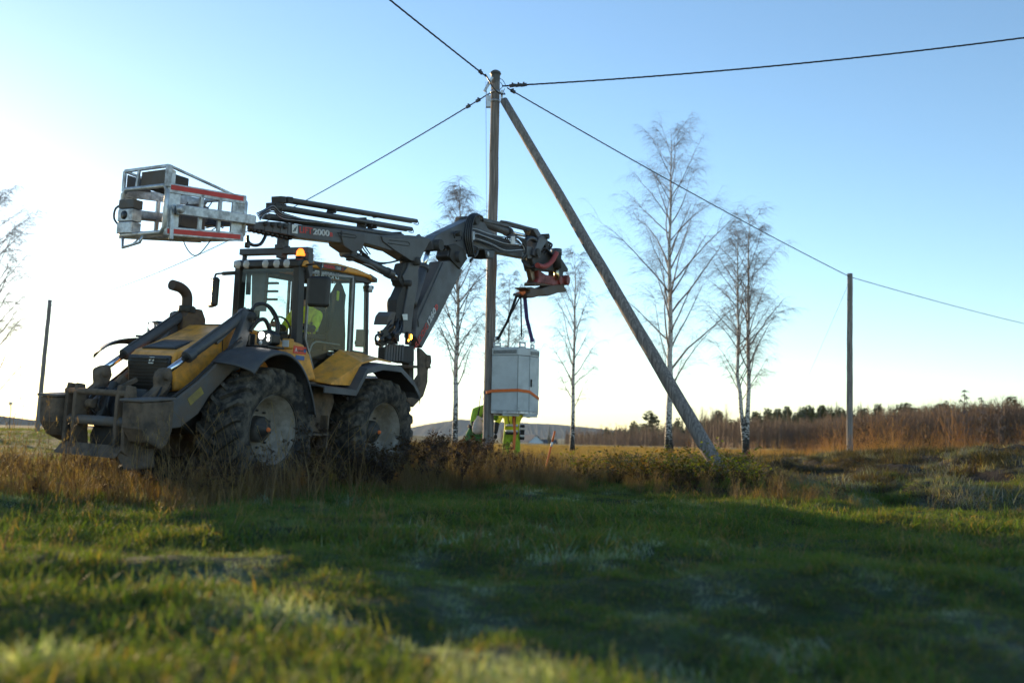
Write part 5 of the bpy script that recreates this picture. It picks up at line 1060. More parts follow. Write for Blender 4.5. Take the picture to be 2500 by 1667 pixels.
for k in range(5):
    a = bk(rnd.uniform(.4, .8), rnd.uniform(.2, .8), rnd.uniform(.2, .9)); hose([a, a + np.array([.1, .05, -.15]), a + np.array([-.1, .1, -.3]), bk(1, .5, .4)], .007, 'control_cable', BK)
m = MB(); m.box(bk(.55, .4, .35), (.4, .3, .16)); m.box(bk(.75, .3, .6), (.2, .2, .2)); part('tool_tray', m, M_arm, BK, bevel=.008)

# digging arm: drawn in its own upright plane behind the machine
def bpr(name, poly, hw, mt=None, parent=None, c=5, lat=0., bevel=.012):
    pts = [BP(c, u, v, 0) for u, v in poly]; m = MB(); m.ext([p + NB3 * (lat - hw) for p in pts], NB3 * 2 * hw); return m.build(name, mt or M_boom, ML if parent is None else parent, bevel=bevel, xf=W2L)
def bpt(u, v, lat=0., c=5): return BP(c, u, v, 0) + NB3 * lat
def btube(name, pts, r, mt, parent=None, c=5, lat=0., n=14):
    return MB().tube([bpt(u, v, lat, c) for u, v in pts], r, n).build(name, mt, ML if parent is None else parent, xf=W2L)
def bpin(m, u, v, r, hw, c=5): p = bpt(u, v, 0, c); m.tube([p - NB3 * hw, p + NB3 * hw], r, 14)
def S5(x, y): return ((x - 1000) * 5.6, (y - 500) * 5.6)
BOOM = bpr('digging_boom', [S5(1062, 639), S5(1085, 637), S5(1116, 659), S5(1055, 779), S5(1016, 850), S5(1000, 822), S5(1005, 760)], .11)
bpr('boom_stiffener', [S5(1066, 641), S5(1072, 642), S5(1013, 765), S5(1006, 800), S5(1004, 780)], .13, M_steel, BOOM)
zz = BP(9, 425, 868) + NB3 * .116; z1 = BP(9, 628, 470) + NB3 * .116; xd = W2L(z1) - W2L(zz); xd = xd / np.linalg.norm(xd); nn = W2L(ROOT + NB3); yd = np.cross(nn, xd)
def ftext(body, a, b, size, m, outline=True):
    p = W2L(BP(9, *a) + NB3 * .116); q = W2L(BP(9, *b) + NB3 * .116); text(body, size, m, BOOM, p, q - p, yd, outline=bool(outline), bold=0 if outline is None else .006 if not outline else 0, fit=float(np.linalg.norm(q - p)))
ftext('HUDDIG', (408, 900), (541, 655), .15, M_red, None); ftext('1260', (546, 643), (620, 495), .145, M_white); ftext('D', (622, 490), (641, 455), .12, M_red, False)
KN = bpr('boom_knuckle', [(215, 500), (235, 620), (330, 610), (410, 560), (480, 600), (440, 700), (505, 800), (590, 885), (650, 850), (640, 800), (730, 640), (790, 560), (1000, 560), (985, 300), (940, 225), (830, 195), (770, 190), (300, 415)], .11)
bpr('knuckle_plate', [(430, 560), (540, 540), (640, 600), (700, 740), (600, 885), (510, 800), (450, 720), (470, 620)], .14, M_dark, KN)
STK = bpr('dipper_arm', [(740, 240), (940, 240), (1010, 330), (1100, 400), (1450, 560), (1580, 575), (1700, 590), (1700, 690), (1590, 745), (1060, 645), (770, 600)], .10)
bpr('dipper_plate', [(760, 420), (940, 430), (995, 510), (1040, 600), (1030, 630), (770, 590)], .112, M_steel, STK)
m = MB()
for u, v, r in ((285, 560, .10), (560, 720, .10), (790, 220, .09), (1640, 660, .09), (1780, 440, .06), (560, 400, .05)): bpin(m, u, v, r, .21)
m.build('pivot_pin', M_dark, ML, xf=W2L)['kind'] = 'stuff'
c1 = btube('boom_cylinder', [(185, 850), (40, 1330), S5(1004, 745)], .085, M_steel); btube('piston_rod', [(185, 850), (260, 610)], .042, M_chrome, c1)
m = MB(); m.tube([bpt(195, 835), bpt(178, 890)], .1, 16); m.build('cylinder_gland', M_steel, c1, xf=W2L)
c2 = btube('dipper_cylinder', [(930, 222), (1355, 375)], .082, M_boom); btube('piston_rod', [(1355, 375), (1710, 452)], .036, M_chrome, c2)
bpr('cylinder_guard', [(930, 190), (960, 185), (1340, 280), (1340, 300), (1290, 310), (940, 235)], .10, M_boom, c2)
m = MB(); m.tube([bpt(1320, 362), bpt(1365, 378)], .098, 16); m.build('cylinder_gland', M_dark, c2, xf=W2L)
btube('link_bar', [(1200, 235), (1300, 250), (1640, 340)], .03, M_boom, lat=.08); btube('link_bar', [(1200, 235), (1300, 250), (1640, 340)], .03, M_boom, lat=-.08)
bpr('lever', [(1620, 350), (1650, 325), (1685, 335), (1745, 440), (1700, 470), (1660, 420)], .12, M_boom)
bpr('link_arm', [(1680, 450), (1740, 430), (1785, 450), (1790, 500), (1700, 640), (1690, 735), (1640, 725), (1590, 690), (1600, 640), (1640, 560)], .16, M_steel)
bpr('link_arm', [(1760, 440), (1800, 435), (1815, 490), (1850, 620), (1820, 660), (1780, 560)], .13, M_dark)
m = MB(); m.tube([bpt(1520 + 90 * math.cos(t) + 70, 560 + 100 * math.sin(t), .1) for t in np.linspace(PI, 2.1 * PI, 12)], .05, 8); m.build('hose_bend', M_hose, ML, xf=W2L)
for (u, v) in ((960, 640),): bpr('boom_work_light', [(928, 610), (1085, 622), (1085, 650), (1050, 745), (960, 738)], .14, M_blk, bevel=.03)
p = W2L(bpt(980, 678, .145)); MB().lathe([(.001, .012), (.035, .01), (.045, 0)], p, tuple(nn), 14).build('lens', M_lamp, ML)
# hoses over the knuckle and along the dipper
for k in range(4):
    l = .16 + .02 * k; hose([bpt(700 + 10 * k, 720, l), bpt(650 + 14 * k, 500, l), bpt(655 + 14 * k, 330, l), bpt(690 + 10 * k, 190 + 8 * k, l), bpt(760, 135 + 9 * k, l), bpt(840, 150 + 7 * k, l), bpt(940, 210 + 8 * k, .1)], .022 - .003 * (k > 1), parent=STK, w=True)
for k in range(8):
    l = .15 + .012 * (k % 4); v0 = 340 + 22 * k; hose([bpt(735, v0 + 90, l), bpt(745, v0 + 10, l), bpt(800, v0, l), bpt(1000, v0 + 70, l), bpt(1200, v0 + 110 + 8 * k, l), bpt(1380 + 10 * k, v0 + 150, l), bpt(1450, v0 + 250 - 10 * k, l)], .014, 'hydraulic_pipe' if k % 2 else 'hose', STK, 6, M_silv if k % 3 == 0 else M_hose, w=True)
for k in range(5): hose([bpt(1180 + 30 * k, 470, .2), bpt(1280 + 25 * k, 420 + 10 * k, .2), bpt(1400 + 15 * k, 500, .2), bpt(1470, 620 + 10 * k, .2), bpt(1500 - 20 * k, 760, .18), bpt(1560 - 10 * k, 850, .15), bpt(1620, 850, .12)], .015, parent=STK, w=True)
for k in range(3): hose([bpt(700, 560 + 30 * k, .2), bpt(780 - 8 * k, 600 + 20 * k, .22), bpt(770 - 8 * k, 690, .22), bpt(690, 760 + 15 * k, .2)], .016, parent=STK, w=True)
for k in range(4): hose([bpt(1800, 480, .05 * k - .1), bpt(1850, 480 + 20 * k, .05 * k), bpt(1850, 580, .05 * k), bpt(1810, 640, .05 * k)], .022, parent=STK, w=True)
hose([bpt(330, 600, .1), bpt(370, 600, .16), bpt(370, 640, .16), bpt(320, 660, .1)], .010, parent=KN, w=True); hose([bpt(500, 470, .17), bpt(500, 400, .17), bpt(590, 400, .17), bpt(590, 490, .17), bpt(520, 500, .17)], .012, parent=KN, w=True)
m = MB(); m.ext([bpt(u, v, .22) for u, v in ((1240, 440), (1285, 440), (1285, 545), (1240, 545))], NB3 * .03); m.build('pipe_bracket', M_white, STK, bevel=.006, xf=W2L)
m = MB(); m.ext([bpt(u, v, .165) for u, v in ((728, 370), (760, 370), (765, 490), (735, 490))], NB3 * .03); m.build('pipe_bracket', M_silv, STK, bevel=.006, xf=W2L)
# tilt rotator head and coupler
TLT = bpr('tilt_rotator', [(1600, 740), (1700, 650), (1860, 640), (1960, 680), (2030, 760), (2105, 880), (2100, 920), (2040, 920), (2030, 1000), (1960, 1000), (1960, 920), (1860, 910), (1780, 900), (1640, 910)], .12, M_dark, bevel=.02)
bpr('rotor_housing', [(1680, 890), (1740, 920), (1790, 955), (1950, 990), (2060, 1000), (2060, 1080), (1890, 1110), (1740, 1080), (1650, 1085), (1690, 1000)], .13, M_rotor, TLT, bevel=.03)
m = MB(); m.tube([bpt(2060, 1035, -.1), bpt(2060, 1035, .2)], .115, 20); m.build('rotor_motor', M_rotor, TLT, bevel=.01, xf=W2L)
m = MB(); m.tube([bpt(1975, 1035, -.1), bpt(1975, 1035, .17)], .10, 20); m.build('rotor_motor', M_rotor, TLT, bevel=.01, xf=W2L)
t1 = btube('tilt_cylinder', [(1922, 610), (1918, 870)], .115, M_dark, TLT, lat=.15); btube('tilt_cylinder', [(1922, 612), (1920, 690)], .125, M_steel, TLT, lat=.15); btube('piston_rod', [(1918, 870), (1925, 1030)], .06, M_gold, TLT, lat=.15)
bpr('rotor_lit_edge', [(1610, 880), (1680, 890), (1690, 1050), (1660, 1060), (1640, 1000)], .05, mat('painted lit edge steel', (.35, .26, .17), .35, .9, dirt=(.12, .07, .05), damt=.4), TLT)  # pale warm colour paints in the thin sunlit edge of the rotor
hose([bpt(1600, 835, .24), bpt(1680, 855, .24), bpt(1750, 830, .24), bpt(1810, 770, .24), bpt(1870, 670, .24)], .055, 'hose_sleeve', TLT, 10, M_redhose, w=True)
bpr('coupler', [(1510, 1128), (1600, 1125), (1665, 1150), (1720, 1150), (1860, 1105), (2050, 1095), (2045, 1125), (2085, 1165), (2065, 1195), (1960, 1205), (1860, 1240), (1820, 1250), (1780, 1235), (1660, 1262), (1620, 1275), (1530, 1262), (1525, 1225), (1570, 1200), (1570, 1165), (1515, 1150)], .13, mat('worn coupler steel', (.09, .065, .05), .55, .4, dirt=(.17, .12, .08), damt=.5), TLT, bevel=.015)
bpr('coupler_lip', [(1645, 1060), (1700, 1075), (2050, 1085), (2050, 1105), (1640, 1110), (1630, 1090)], .12, M_mud, TLT)
bpr('hook', [(1485, 1195), (1550, 1180), (1555, 1215), (1520, 1240), (1490, 1220)], .06, M_orange, TLT)
btube('hook_pin', [(1432, 1228), (1540, 1216)], .03, M_steel, TLT)
for k in range(6): hose([bpt(1700 + 30 * k, 660 + 20 * (k % 3), .1), bpt(1740 + 30 * k, 600 + 20 * k, .18), bpt(1800 + 20 * k, 660 + 20 * k, .2), bpt(1900, 760 + 20 * k, .12)], .017, parent=TLT, w=True)

# ------------------------------------------------------------------ hanging cabinet, slings, strap
ZC0, ZC1 = 1.22, 2.56
def cxy(px, Y): return np.array([(px - 1250) / FS * Y, Y])
CP = [cxy(1202, 20.78), cxy(1266, 20.62), cxy(1295, 20.80), cxy(1318, 21.20), np.array([.50, 21.75]), np.array([-.12, 21.80]), np.array([-.32, 21.35])]
cc = np.mean(CP, 0)
CAB = empty('transformer_cabinet', (cc[0], cc[1], ZC0)); tag(CAB, 'grey six sided steel cabinet hanging on slings against the main pole', 'cabinet')
def cpoly(z, k=1.0): return [(p[0] * k + cc[0] * (1 - k) - cc[0], p[1] * k + cc[1] * (1 - k) - cc[1], z) for p in CP]
def cpart(name, z0, z1, k, mt, bevel=.006): m = MB(); m.ext(cpoly(z0, k), (0, 0, z1 - z0)); return m.build(name, mt, CAB, bevel=bevel)
cpart('cabinet_core', .03, 1.2, .975, M_vent, 0); cpart('base_frame', -.03, .03, .99, M_galv)
for i in range(7):
    a, b = CP[i] - cc, CP[(i + 1) % 7] - cc; d = (b - a) / np.linalg.norm(b - a); nrm = np.array([d[1], -d[0]]); a2 = a + d * .011; b2 = b - d * .011
    m = MB(); m.ext([(*a2, .035), (*b2, .035), (*b2, 1.175), (*a2, 1.175)], (-nrm[0] * .02, -nrm[1] * .02, 0)); pnl = m.build('door_panel' if i in (0, 2) else 'side_panel', M_cab, CAB, bevel=.004)
    if i in (0, 2):
        l = np.linalg.norm(b - a); p0 = a + d * l * .05 + nrm * .004; p1 = b - d * l * .06 + nrm * .004
        m = MB(); m.ext([(*p0, 1.215), (*p1, 1.225), (*p1, 1.30), (*p0, 1.29)], (nrm[0] * .004, nrm[1] * .004, 0)); m.build('vent_grille', M_vent, CAB, bevel=0)
        for k in range(5):
            z = 1.225 + .015 * k; m = MB(); m.beam((*(p0 + nrm * .008), z), (*(p1 + nrm * .008), z + .008), .004, .004); m.build('vent_bar', M_cab, CAB)
    if i == 2:
        m = MB(); q = a + (b - a) * .45 + nrm * .004; m.box((*q, .58), (.08, .004, .05), rz=math.atan2(d[1], d[0])); m.build('data_plate', mat('light plate', (.45, .48, .5), .4), CAB)
for i in (0, 1, 2):
    a, b = CP[i] - cc, CP[(i + 1) % 7] - cc; d = (b - a) / np.linalg.norm(b - a); nrm = np.array([d[1], -d[0]])
    for z in (.09, .62, 1.13):
        for e in (a + d * .035, b - d * .035): m = MB(); m.lathe([(.001, .008), (.008, .007), (.009, -.004)], (*(e + nrm * .002), z), (nrm[0], nrm[1], 0), 8); m.build('bolt', M_galv, CAB)
    if i == 2: m = MB(); m.box((*(a + d * .05 + nrm * .018), .62), (.03, .03, .16), rz=math.atan2(d[1], d[0])); m.build('door_handle', M_blk, CAB, bevel=.008)
cpart('lid', 1.185, 1.335, 1.004, M_cab, .012); cpart('lid_top', 1.335, 1.36, .9, M_cab, .012)
def lug(i, t, h):
    p = (CP[i] * (1 - t) + CP[(i + 1) % 7] * t - cc) * .96; d = CP[(i + 1) % 7] - CP[i]; rz = math.atan2(d[1], d[0]); u = np.array([math.cos(rz), math.sin(rz)])
    m = MB()
    for s in (-1, 1): m.box((*(p + u * s * .07), 1.335 + h / 2), (.03, .02, h), rz=rz)
    m.box((*p, 1.335 + h), (.17, .02, .035), rz=rz); m.box((*p, 1.335 + .02), (.17, .02, .05), rz=rz); m.build('lifting_lug', M_cab, CAB, bevel=.004); return np.array([p[0] + cc[0], p[1] + cc[1], ZC0 + 1.335 + h])
L1 = lug(0, .15, .10); L2 = lug(1, .35, .12); L3 = lug(2, .3, .09)
m = MB(); m.box((.30, -.3, -.06), (.3, .2, .06)); m.box((-.1, -.42, -.05), (.35, .1, .05)); m.build('foot_bracket', M_cab, CAB, bevel=.005)
m = MB(); m.box((-.42, -.15, 1.36), (.14, .10, .10)); m.build('pole_bracket', M_galv, CAB, bevel=.005); m = MB(); m.box((-.40, -.2, -.05), (.34, .08, .04)); m.build('pole_bracket', M_galv, CAB, bevel=.005)
HK = bpt(1470, 1222); HK2 = bpt(1520, 1240)
def sling(name, pts, r, mt, label, group=None):
    o = empty(name, pts[-1]); P = [np.array(p) - np.array(pts[-1]) for p in pts]
    m = MB()
    for a, b in zip(P[:-1], P[1:]): m.beam(a, b, r * 2.6, r)
    m.build('webbing', mt, o, bevel=.003)
    m = MB(); e = P[-1]; m.tube([e + np.array([.05 * math.cos(t), 0, .055 * math.sin(t) + .02]) for t in np.linspace(0, 2 * PI, 17)], .011, 6, cap=False); m.build('shackle', M_galv, o)
    tag(o, label, 'sling', group); return o
sling('lifting_sling', [HK, HK * .45 + L1 * .55 + np.array([.03, 0, 0]), L1 + np.array([0, 0, .07])], .022, M_blkweb, 'black webbing sling slanting down left to the cabinet corner by the pole')
sling('lifting_sling', [HK2, HK2 * .5 + L1 * .5 + np.array([-.02, 0, 0]), L1 + np.array([.02, .05, .07])], .016, M_blkweb, 'second thin black strap to the corner by the pole, with a knot near the hook')
sling('lifting_sling', [HK2, L2 + np.array([-.02, 0, .12])], .012, M_blkweb, 'thin dark strap hanging straight down to the middle lifting lug')
sling('lifting_sling', [bpt(1575, 1262), bpt(1575, 1262) * .55 + L3 * .45 + np.array([-.03, 0, 0]), L3 + np.array([0, 0, .07])], .03, M_purple, 'twisted purple webbing sling to the right cabinet corner')
# orange ratchet strap round pole and cabinet
st = empty('ratchet_strap', (cc[0], cc[1], 1.66)); m = MB()
loop = [(pb[0] - .12 - cc[0], 21 - cc[1], -.03), (pb[0] - .05 - cc[0], 20.86 - cc[1], -.03)] + [(p[0] * 1.012 - cc[0] * 1.012, p[1] * 1.0 - cc[1] - .012, z) for p, z in zip(CP[:4], (-.0, .02, .0, -.13))] + [(.52 - cc[0], 21.8 - cc[1], -.1), (-.1 - cc[0], 21.86 - cc[1], -.05)]
loop[2] = (loop[2][0] + .03, loop[2][1] - .02, loop[2][2])
for a, b in zip(loop, loop[1:] + loop[:1]): m.beam(a, b, .006, .06)
m.build('webbing', M_orange, st); m = MB(); m.box(np.array(loop[0]) + np.array([.02, 0, 0]), (.05, .08, .09)); m.build('buckle', M_galv, st, bevel=.006); tag(st, 'orange ratchet strap tied round the pole and the lower part of the cabinet', 'strap')
t0 = at(1254, 1010, 20.95); t1 = at(1256, 1098, 20.8); so = empty('hanging_strap', t0); m = MB(); m.beam((0, 0, 0), (t1 - t0) * .55 + np.array([.015, 0, 0]), .055, .006, up=(0, 1, 0)); m.beam((t1 - t0) * .55 + np.array([.015, 0, 0]), t1 - t0 - np.array([.02, 0, 0]), .06, .006, up=(0, 1, 0)); m.build('webbing', M_orange, so); tag(so, 'loose orange strap end hanging straight down under the grey cabinet', 'strap')
# orange snow stake
s0 = at(1334, 1136, 15.6); s1 = at(1355, 1052, 15.6); o = empty('snow_stake', s0); d = s1 - s0
for a, b, mt, nm in ((-.35, .55, M_orange, 'stake_shaft'), (.55, .68, M_white, 'reflector_band'), (.68, 1, M_orange, 'stake_tip')): m = MB(); m.tube([d * a, d * b], .016, 8); m.build(nm, mt, o)
tag(o, 'leaning orange marker stake with a white band in the dead weeds', 'marker stake')

# ------------------------------------------------------------------ people
def person(label, base, joints, bones, mats, extra, rz=0.):
    """one continuous skinned body from joints; faces take the material of their nearest bone"""
    root = empty('person', base); root.rotation_euler = (0, 0, rz)
    names = list(joints); me = bpy.data.meshes.new('body'); me.from_pydata([joints[n][0] for n in names], [(names.index(a), names.index(b)) for a, b, _ in bones], [])
    o = bpy.data.objects.new('body', me); col.objects.link(o); sk = o.modifiers.new('skin', 'SKIN'); sk.use_smooth_shade = True
    for i, n in enumerate(names):
        v = me.skin_vertices[0].data[i]; r = joints[n][1]; v.radius = (r, r) if np.isscalar(r) else r; v.use_root = (n == 'pelvis')
    s2 = o.modifiers.new('sub', 'SUBSURF'); s2.levels = 2
    dg = bpy.context.evaluated_depsgraph_get(); dg.update(); nm = bpy.data.meshes.new_from_object(o.evaluated_get(dg)); o.modifiers.clear(); o.data = nm; nm.name = 'body'
    nm.materials.clear()
    for mt in mats: nm.materials.append(mt)
    seg = [(np.array(joints[a][0], float), np.array(joints[b][0], float), mi) for a, b, mi in bones]
    for f in nm.polygons:
        c = np.array(f.center); best = 9e9; bi = 0
        for a, b, mi in seg:
            t = np.clip(((c - a) @ (b - a)) / ((b - a) @ (b - a) + 1e-9), 0, 1); dd = np.linalg.norm(c - a - (b - a) * t)
            if dd < best: best = dd; bi = mi
        f.material_index = bi; f.use_smooth = True
    o.parent = root; extra(root); tag(root, label, 'person'); return root
def helmet(root, c, r=.125, mt=M_white):
    m = MB(); m.lathe([(.001, .15), (r * .6, .135), (r * .92, .07), (r, 0), (r * 1.12, -.005), (r * 1.12, -.015), (r, -.02)], c, (0, 0, 1), 20); m.build('helmet', mt, root)
def face(root, c, d):
    """nose, eyes, mouth and ears on the head sphere"""
    d = np.array(d, float); d /= np.linalg.norm(d); s = np.cross(d, (0, 0, 1)); c = np.array(c, float)
    m = MB(); m.ext([c + d * .095 + s * .014, c + d * .095 - s * .014, c + d * .10 + np.array([0, 0, .05])], d * .02 + np.array([0, 0, -.01]))
    for k in (-1, 1): m.lathe([(.001, .01), (.016, .006), (.02, -.01)], c + s * k * .098, tuple(s * k), 8)
    m.build('face_features', M_skin, root); m = MB()
    for k in (-1, 1): m.lathe([(.001, .006), (.011, 0)], c + d * .092 + s * k * .033 + np.array([0, 0, .03]), tuple(d), 8)
    m.beam(c + d * .093 - s * .022 - np.array([0, 0, .05]), c + d * .093 + s * .022 - np.array([0, 0, .05]), .006, .006); m.build('eyes_and_mouth', M_hair, root)
def hand(root, wrist, d, mt, side=1):
    d = np.array(d, float); d /= np.linalg.norm(d); _, s, u = basis(d); w0 = np.array(wrist, float); m = MB()
    m.tube([w0, w0 + d * .04, w0 + d * .09], [.03, .042, .038], 10)
    for k, L in zip((-1.5, -.5, .5, 1.5), (.065, .078, .074, .058)):
        b = w0 + d * .085 + s * k * .019; m.curve([b, b + d * L * .5 - u * .006, b + d * L * .85 - u * .035], .0095, 7, 4)
    b = w0 + d * .03 + s * side * .035; m.curve([b, b + d * .035 + s * side * .025, b + d * .065 + s * side * .02 - u * .015], .011, 7, 4); m.build('hand', mt, root)
def band(root, c, rx, ry, h, mt, name='reflective_band', axis=(0, 0, 1)):
    d, s, u = basis(axis); c = np.array(c, float); m = MB(); n = 24
    rows = [[c + d * z + s * rx * math.cos(2 * PI * i / n) + u * ry * math.sin(2 * PI * i / n) for i in range(n + 1)] for z in (-h / 2, h / 2)]
    m.grid(rows); return m.build(name, mt, root, solid=.008)
# standing worker behind the cabinet, arms raised to its underside
def stand(hip=.92):
    J = {'pelvis': ((0, 0, hip), (.17, .13)), 'waist': ((0, 0, hip + .17), (.165, .12)), 'chest': ((0, .0, hip + .38), (.20, .135)), 'neck': ((0, .01, hip + .56), .065), 'head': ((0, -.01, hip + .68), .095), 'crown_top': ((0, 0, hip + .78), .075)}
    for s, n in ((-1, 'l'), (1, 'r')):
        J['hip' + n] = ((s * .10, 0, hip - .06), .115); J['knee' + n] = ((s * .13, -.02, hip * .53), .078); J['ankle' + n] = ((s * .14, .02, .09), .058); J['toe' + n] = ((s * .16, -.16, .05), .045)
    B = [('pelvis', 'waist', 0), ('waist', 'chest', 0), ('chest', 'neck', 0), ('neck', 'head', 3), ('head', 'crown_top', 3)]
    for n in 'lr': B += [('pelvis', 'hip' + n, 1), ('hip' + n, 'knee' + n, 1), ('knee' + n, 'ankle' + n, 1), ('ankle' + n, 'toe' + n, 2)]
    return J, B
J, B = stand(.93)
J['shl'] = ((-.21, -.0, 1.42), .085); J['ell'] = ((-.34, -.08, 1.17), .062); J['wrl'] = ((-.36, -.2, .93), .045)
J['shr'] = ((.21, 0, 1.42), .085); J['elr'] = ((.42, -.12, 1.36), .075); J['wrr'] = ((.22, -.26, 1.44), .045)
B += [('chest', 'shl', 0), ('shl', 'ell', 0), ('ell', 'wrl', 4), ('chest', 'shr', 0), ('shr', 'elr', 0), ('elr', 'wrr', 0)]
gx, gy = at(1249, 1060, 22.6)[:2]; gz = float(hgt(gx, gy))
def ex1(r):
    helmet(r, (0, -.01, 1.64)); face(r, (0, -.01, 1.61), (0, -1, -.1)); hand(r, (-.36, -.2, .92), (-.02, -.2, -1), M_cloth, -1); hand(r, (.20, -.28, 1.45), (-.5, -.6, .6), M_cloth)
    band(r, (0, 0, 1.13), .20, .15, .05, M_refl); band(r, (0, 0, 1.0), .205, .16, .05, M_refl)
    m = MB()
    for x in (-.10, .02, .10): m.tube([(x, -.15, 1.42), (x * .8, -.165, 1.25), (x * .6 + .02, -.16, 1.12)], .012, 6)
    m.build('harness_strap', M_blkweb, r); band(r, (0, 0, .95), .20, .155, .05, M_cloth, 'belt')
    m = MB(); m.box((.24, -.06, .98), (.10, .12, .34)); m.build('tool_pouch', M_cloth, r, bevel=.02)
    for z in (.9, 1.06): m = MB(); m.box((.24, -.062, z), (.104, .126, .05)); m.build('reflective_band', M_refl, r, bevel=.01)
M_trou = mat('yellow green work trousers', (.30, .42, .03), .85, var=.3, vscale=12, bump=.5, bscale=16)
person('worker in a yellow high visibility jacket standing behind the hanging cabinet', (gx, gy, gz), J, B, [M_hiv, M_trou, M_cloth, M_skin, M_cloth], ex1)
# leaning worker left of the pole
def J2():
    J = {'pelvis': ((-.12, 0, .88), (.15, .13)), 'waist': ((-.04, 0, 1.05), (.15, .12)), 'chest': ((.06, 0, 1.26), (.18, .135)), 'neck': ((.12, .02, 1.43), .062), 'head': ((.17, .0, 1.55), .095), 'crown_top': ((.19, 0, 1.64), .075),
         'hipl': ((-.2, .02, .83), .11), 'kneel': ((-.33, -.06, .50), .075), 'anklel': ((-.42, .03, .09), .056), 'toel': ((-.40, -.13, .05), .044), 'hipr': ((-.04, 0, .83), .11), 'kneer': ((.0, -.1, .48), .075), 'ankler': ((-.02, .02, .09), .056), 'toer': ((.04, -.13, .05), .044),
         'shl': ((-.13, -.04, 1.30), .08), 'ell': ((-.17, -.12, 1.04), .062), 'wrl': ((.0, -.22, .95), .045), 'shr': ((.25, .04, 1.30), .08), 'elr': ((.34, -.08, 1.12), .06), 'wrr': ((.36, -.2, 1.3), .043)}
    B = [('pelvis', 'waist', 1), ('waist', 'chest', 0), ('chest', 'neck', 0), ('neck', 'head', 3), ('head', 'crown_top', 3), ('chest', 'shl', 0), ('shl', 'ell', 0), ('ell', 'wrl', 4), ('chest', 'shr', 0), ('shr', 'elr', 0), ('elr', 'wrr', 0)]
    for n in 'lr': B += [('pelvis', 'hip' + n, 1), ('hip' + n, 'knee' + n, 1), ('knee' + n, 'ankle' + n, 4), ('ankle' + n, 'toe' + n, 2)]
    return J, B
J, B = J2(); gx, gy = at(1172, 1060, 21.9)[:2]; gz = float(hgt(gx, gy))
def ex2(r):
    helmet(r, (.17, 0, 1.585)); face(r, (.17, 0, 1.55), (.5, -1, 0)); hand(r, (.0, -.22, .95), (.6, -.4, -.2), M_cloth); hand(r, (.36, -.2, 1.3), (.1, -.3, 1), M_cloth)
    band(r, (.02, 0, 1.14), .18, .15, .05, M_refl, axis=(.4, 0, 1)); band(r, (-.12, 0, .92), .185, .16, .07, M_cloth, 'belt', (.4, 0, 1))
    m = MB(); m.tube([(-.02, -.13, 1.38), (-.06, -.17, 1.15), (-.10, -.15, .95)], .014, 6); m.tube([(.14, -.12, 1.4), (.05, -.16, 1.2), (-.02, -.15, .98)], .014, 6); m.build('harness_strap', M_blkweb, r)
person('worker in green and dark clothes leaning beside the foot of the main pole', (gx, gy, gz), J, B, [M_hig, M_green, M_cloth, M_skin, M_cloth], ex2)
# white cloth bag hung at his side
bp_ = at(1167, 1040, 21.45); m = MB(); m.lathe([(.02, .26), (.03, .22), (.10, .12), (.14, -.02), (.13, -.14), (.07, -.2), (.001, -.21)], (0, 0, 0), (0, 0, 1), 18); o = empty('cloth_bag', bp_); q = m.build('bag_body', M_sack, o); q.scale = (.9, .7, .85); m = MB(); m.tube([(0, 0, .2), (.02, 0, .5), (.05, .1, .72)], .008, 6); m.build('bag_cord', M_blkweb, o); tag(o, 'off white cloth bag hanging on a cord left of the main pole', 'bag')
# operator in the cab
J = {'pelvis': ((-1.70, 0, 1.92), (.15, .16)), 'waist': ((-1.74, 0, 2.06), (.13, .15)), 'chest': ((-1.74, 0, 2.27), (.14, .19)), 'neck': ((-1.71, 0, 2.45), .06), 'head': ((-1.68, 0, 2.57), .092), 'crown_top': ((-1.69, 0, 2.66), .075)}
B = [('pelvis', 'waist', 0), ('waist', 'chest', 0), ('chest', 'neck', 0), ('neck', 'head', 3), ('head', 'crown_top', 3)]
for s, n in ((-1, 'l'), (1, 'r')):
    J['hip' + n] = ((-1.62, s * .10, 1.90), .10); J['knee' + n] = ((-1.28, s * .14, 1.92), .075); J['ankle' + n] = ((-1.16, s * .14, 1.56), .055); J['toe' + n] = ((-1.02, s * .14, 1.52), .045)
    J['sh' + n] = ((-1.74, s * .22, 2.32), .08); J['el' + n] = ((-1.60, s * .27, 2.10), .06); J['wr' + n] = ((-1.40, s * .22, 2.14), .043)
    B += [('pelvis', 'hip' + n, 1), ('hip' + n, 'knee' + n, 1), ('knee' + n, 'ankle' + n, 1), ('ankle' + n, 'toe' + n, 2), ('chest', 'sh' + n, 0), ('sh' + n, 'el' + n, 0), ('el' + n, 'wr' + n, 4)]
def ex3(r):
    face(r, (-1.68, 0, 2.57), (1, 0, 0)); m = MB(); m.lathe([(.001, .13), (.07, .12), (.105, .05), (.107, 0), (.09, -.07)], (-1.70, 0, 2.59), (0, 0, 1), 18); m.build('cap', M_cloth, r)
    for s in (-1, 1): hand(r, (-1.40, s * .22, 2.14), (1, 0, .1), M_skin, s)
    band(r, (-1.74, 0, 2.12), .20, .16, .05, M_refl)
op = person('operator in a yellow high visibility vest sitting in the cab', (0, 0, 0), J, B, [M_hiv, M_cloth, M_cloth, M_skin, M_cloth], ex3); op.matrix_world = mx4 @ Matrix.Translation((.10, .06, 0))
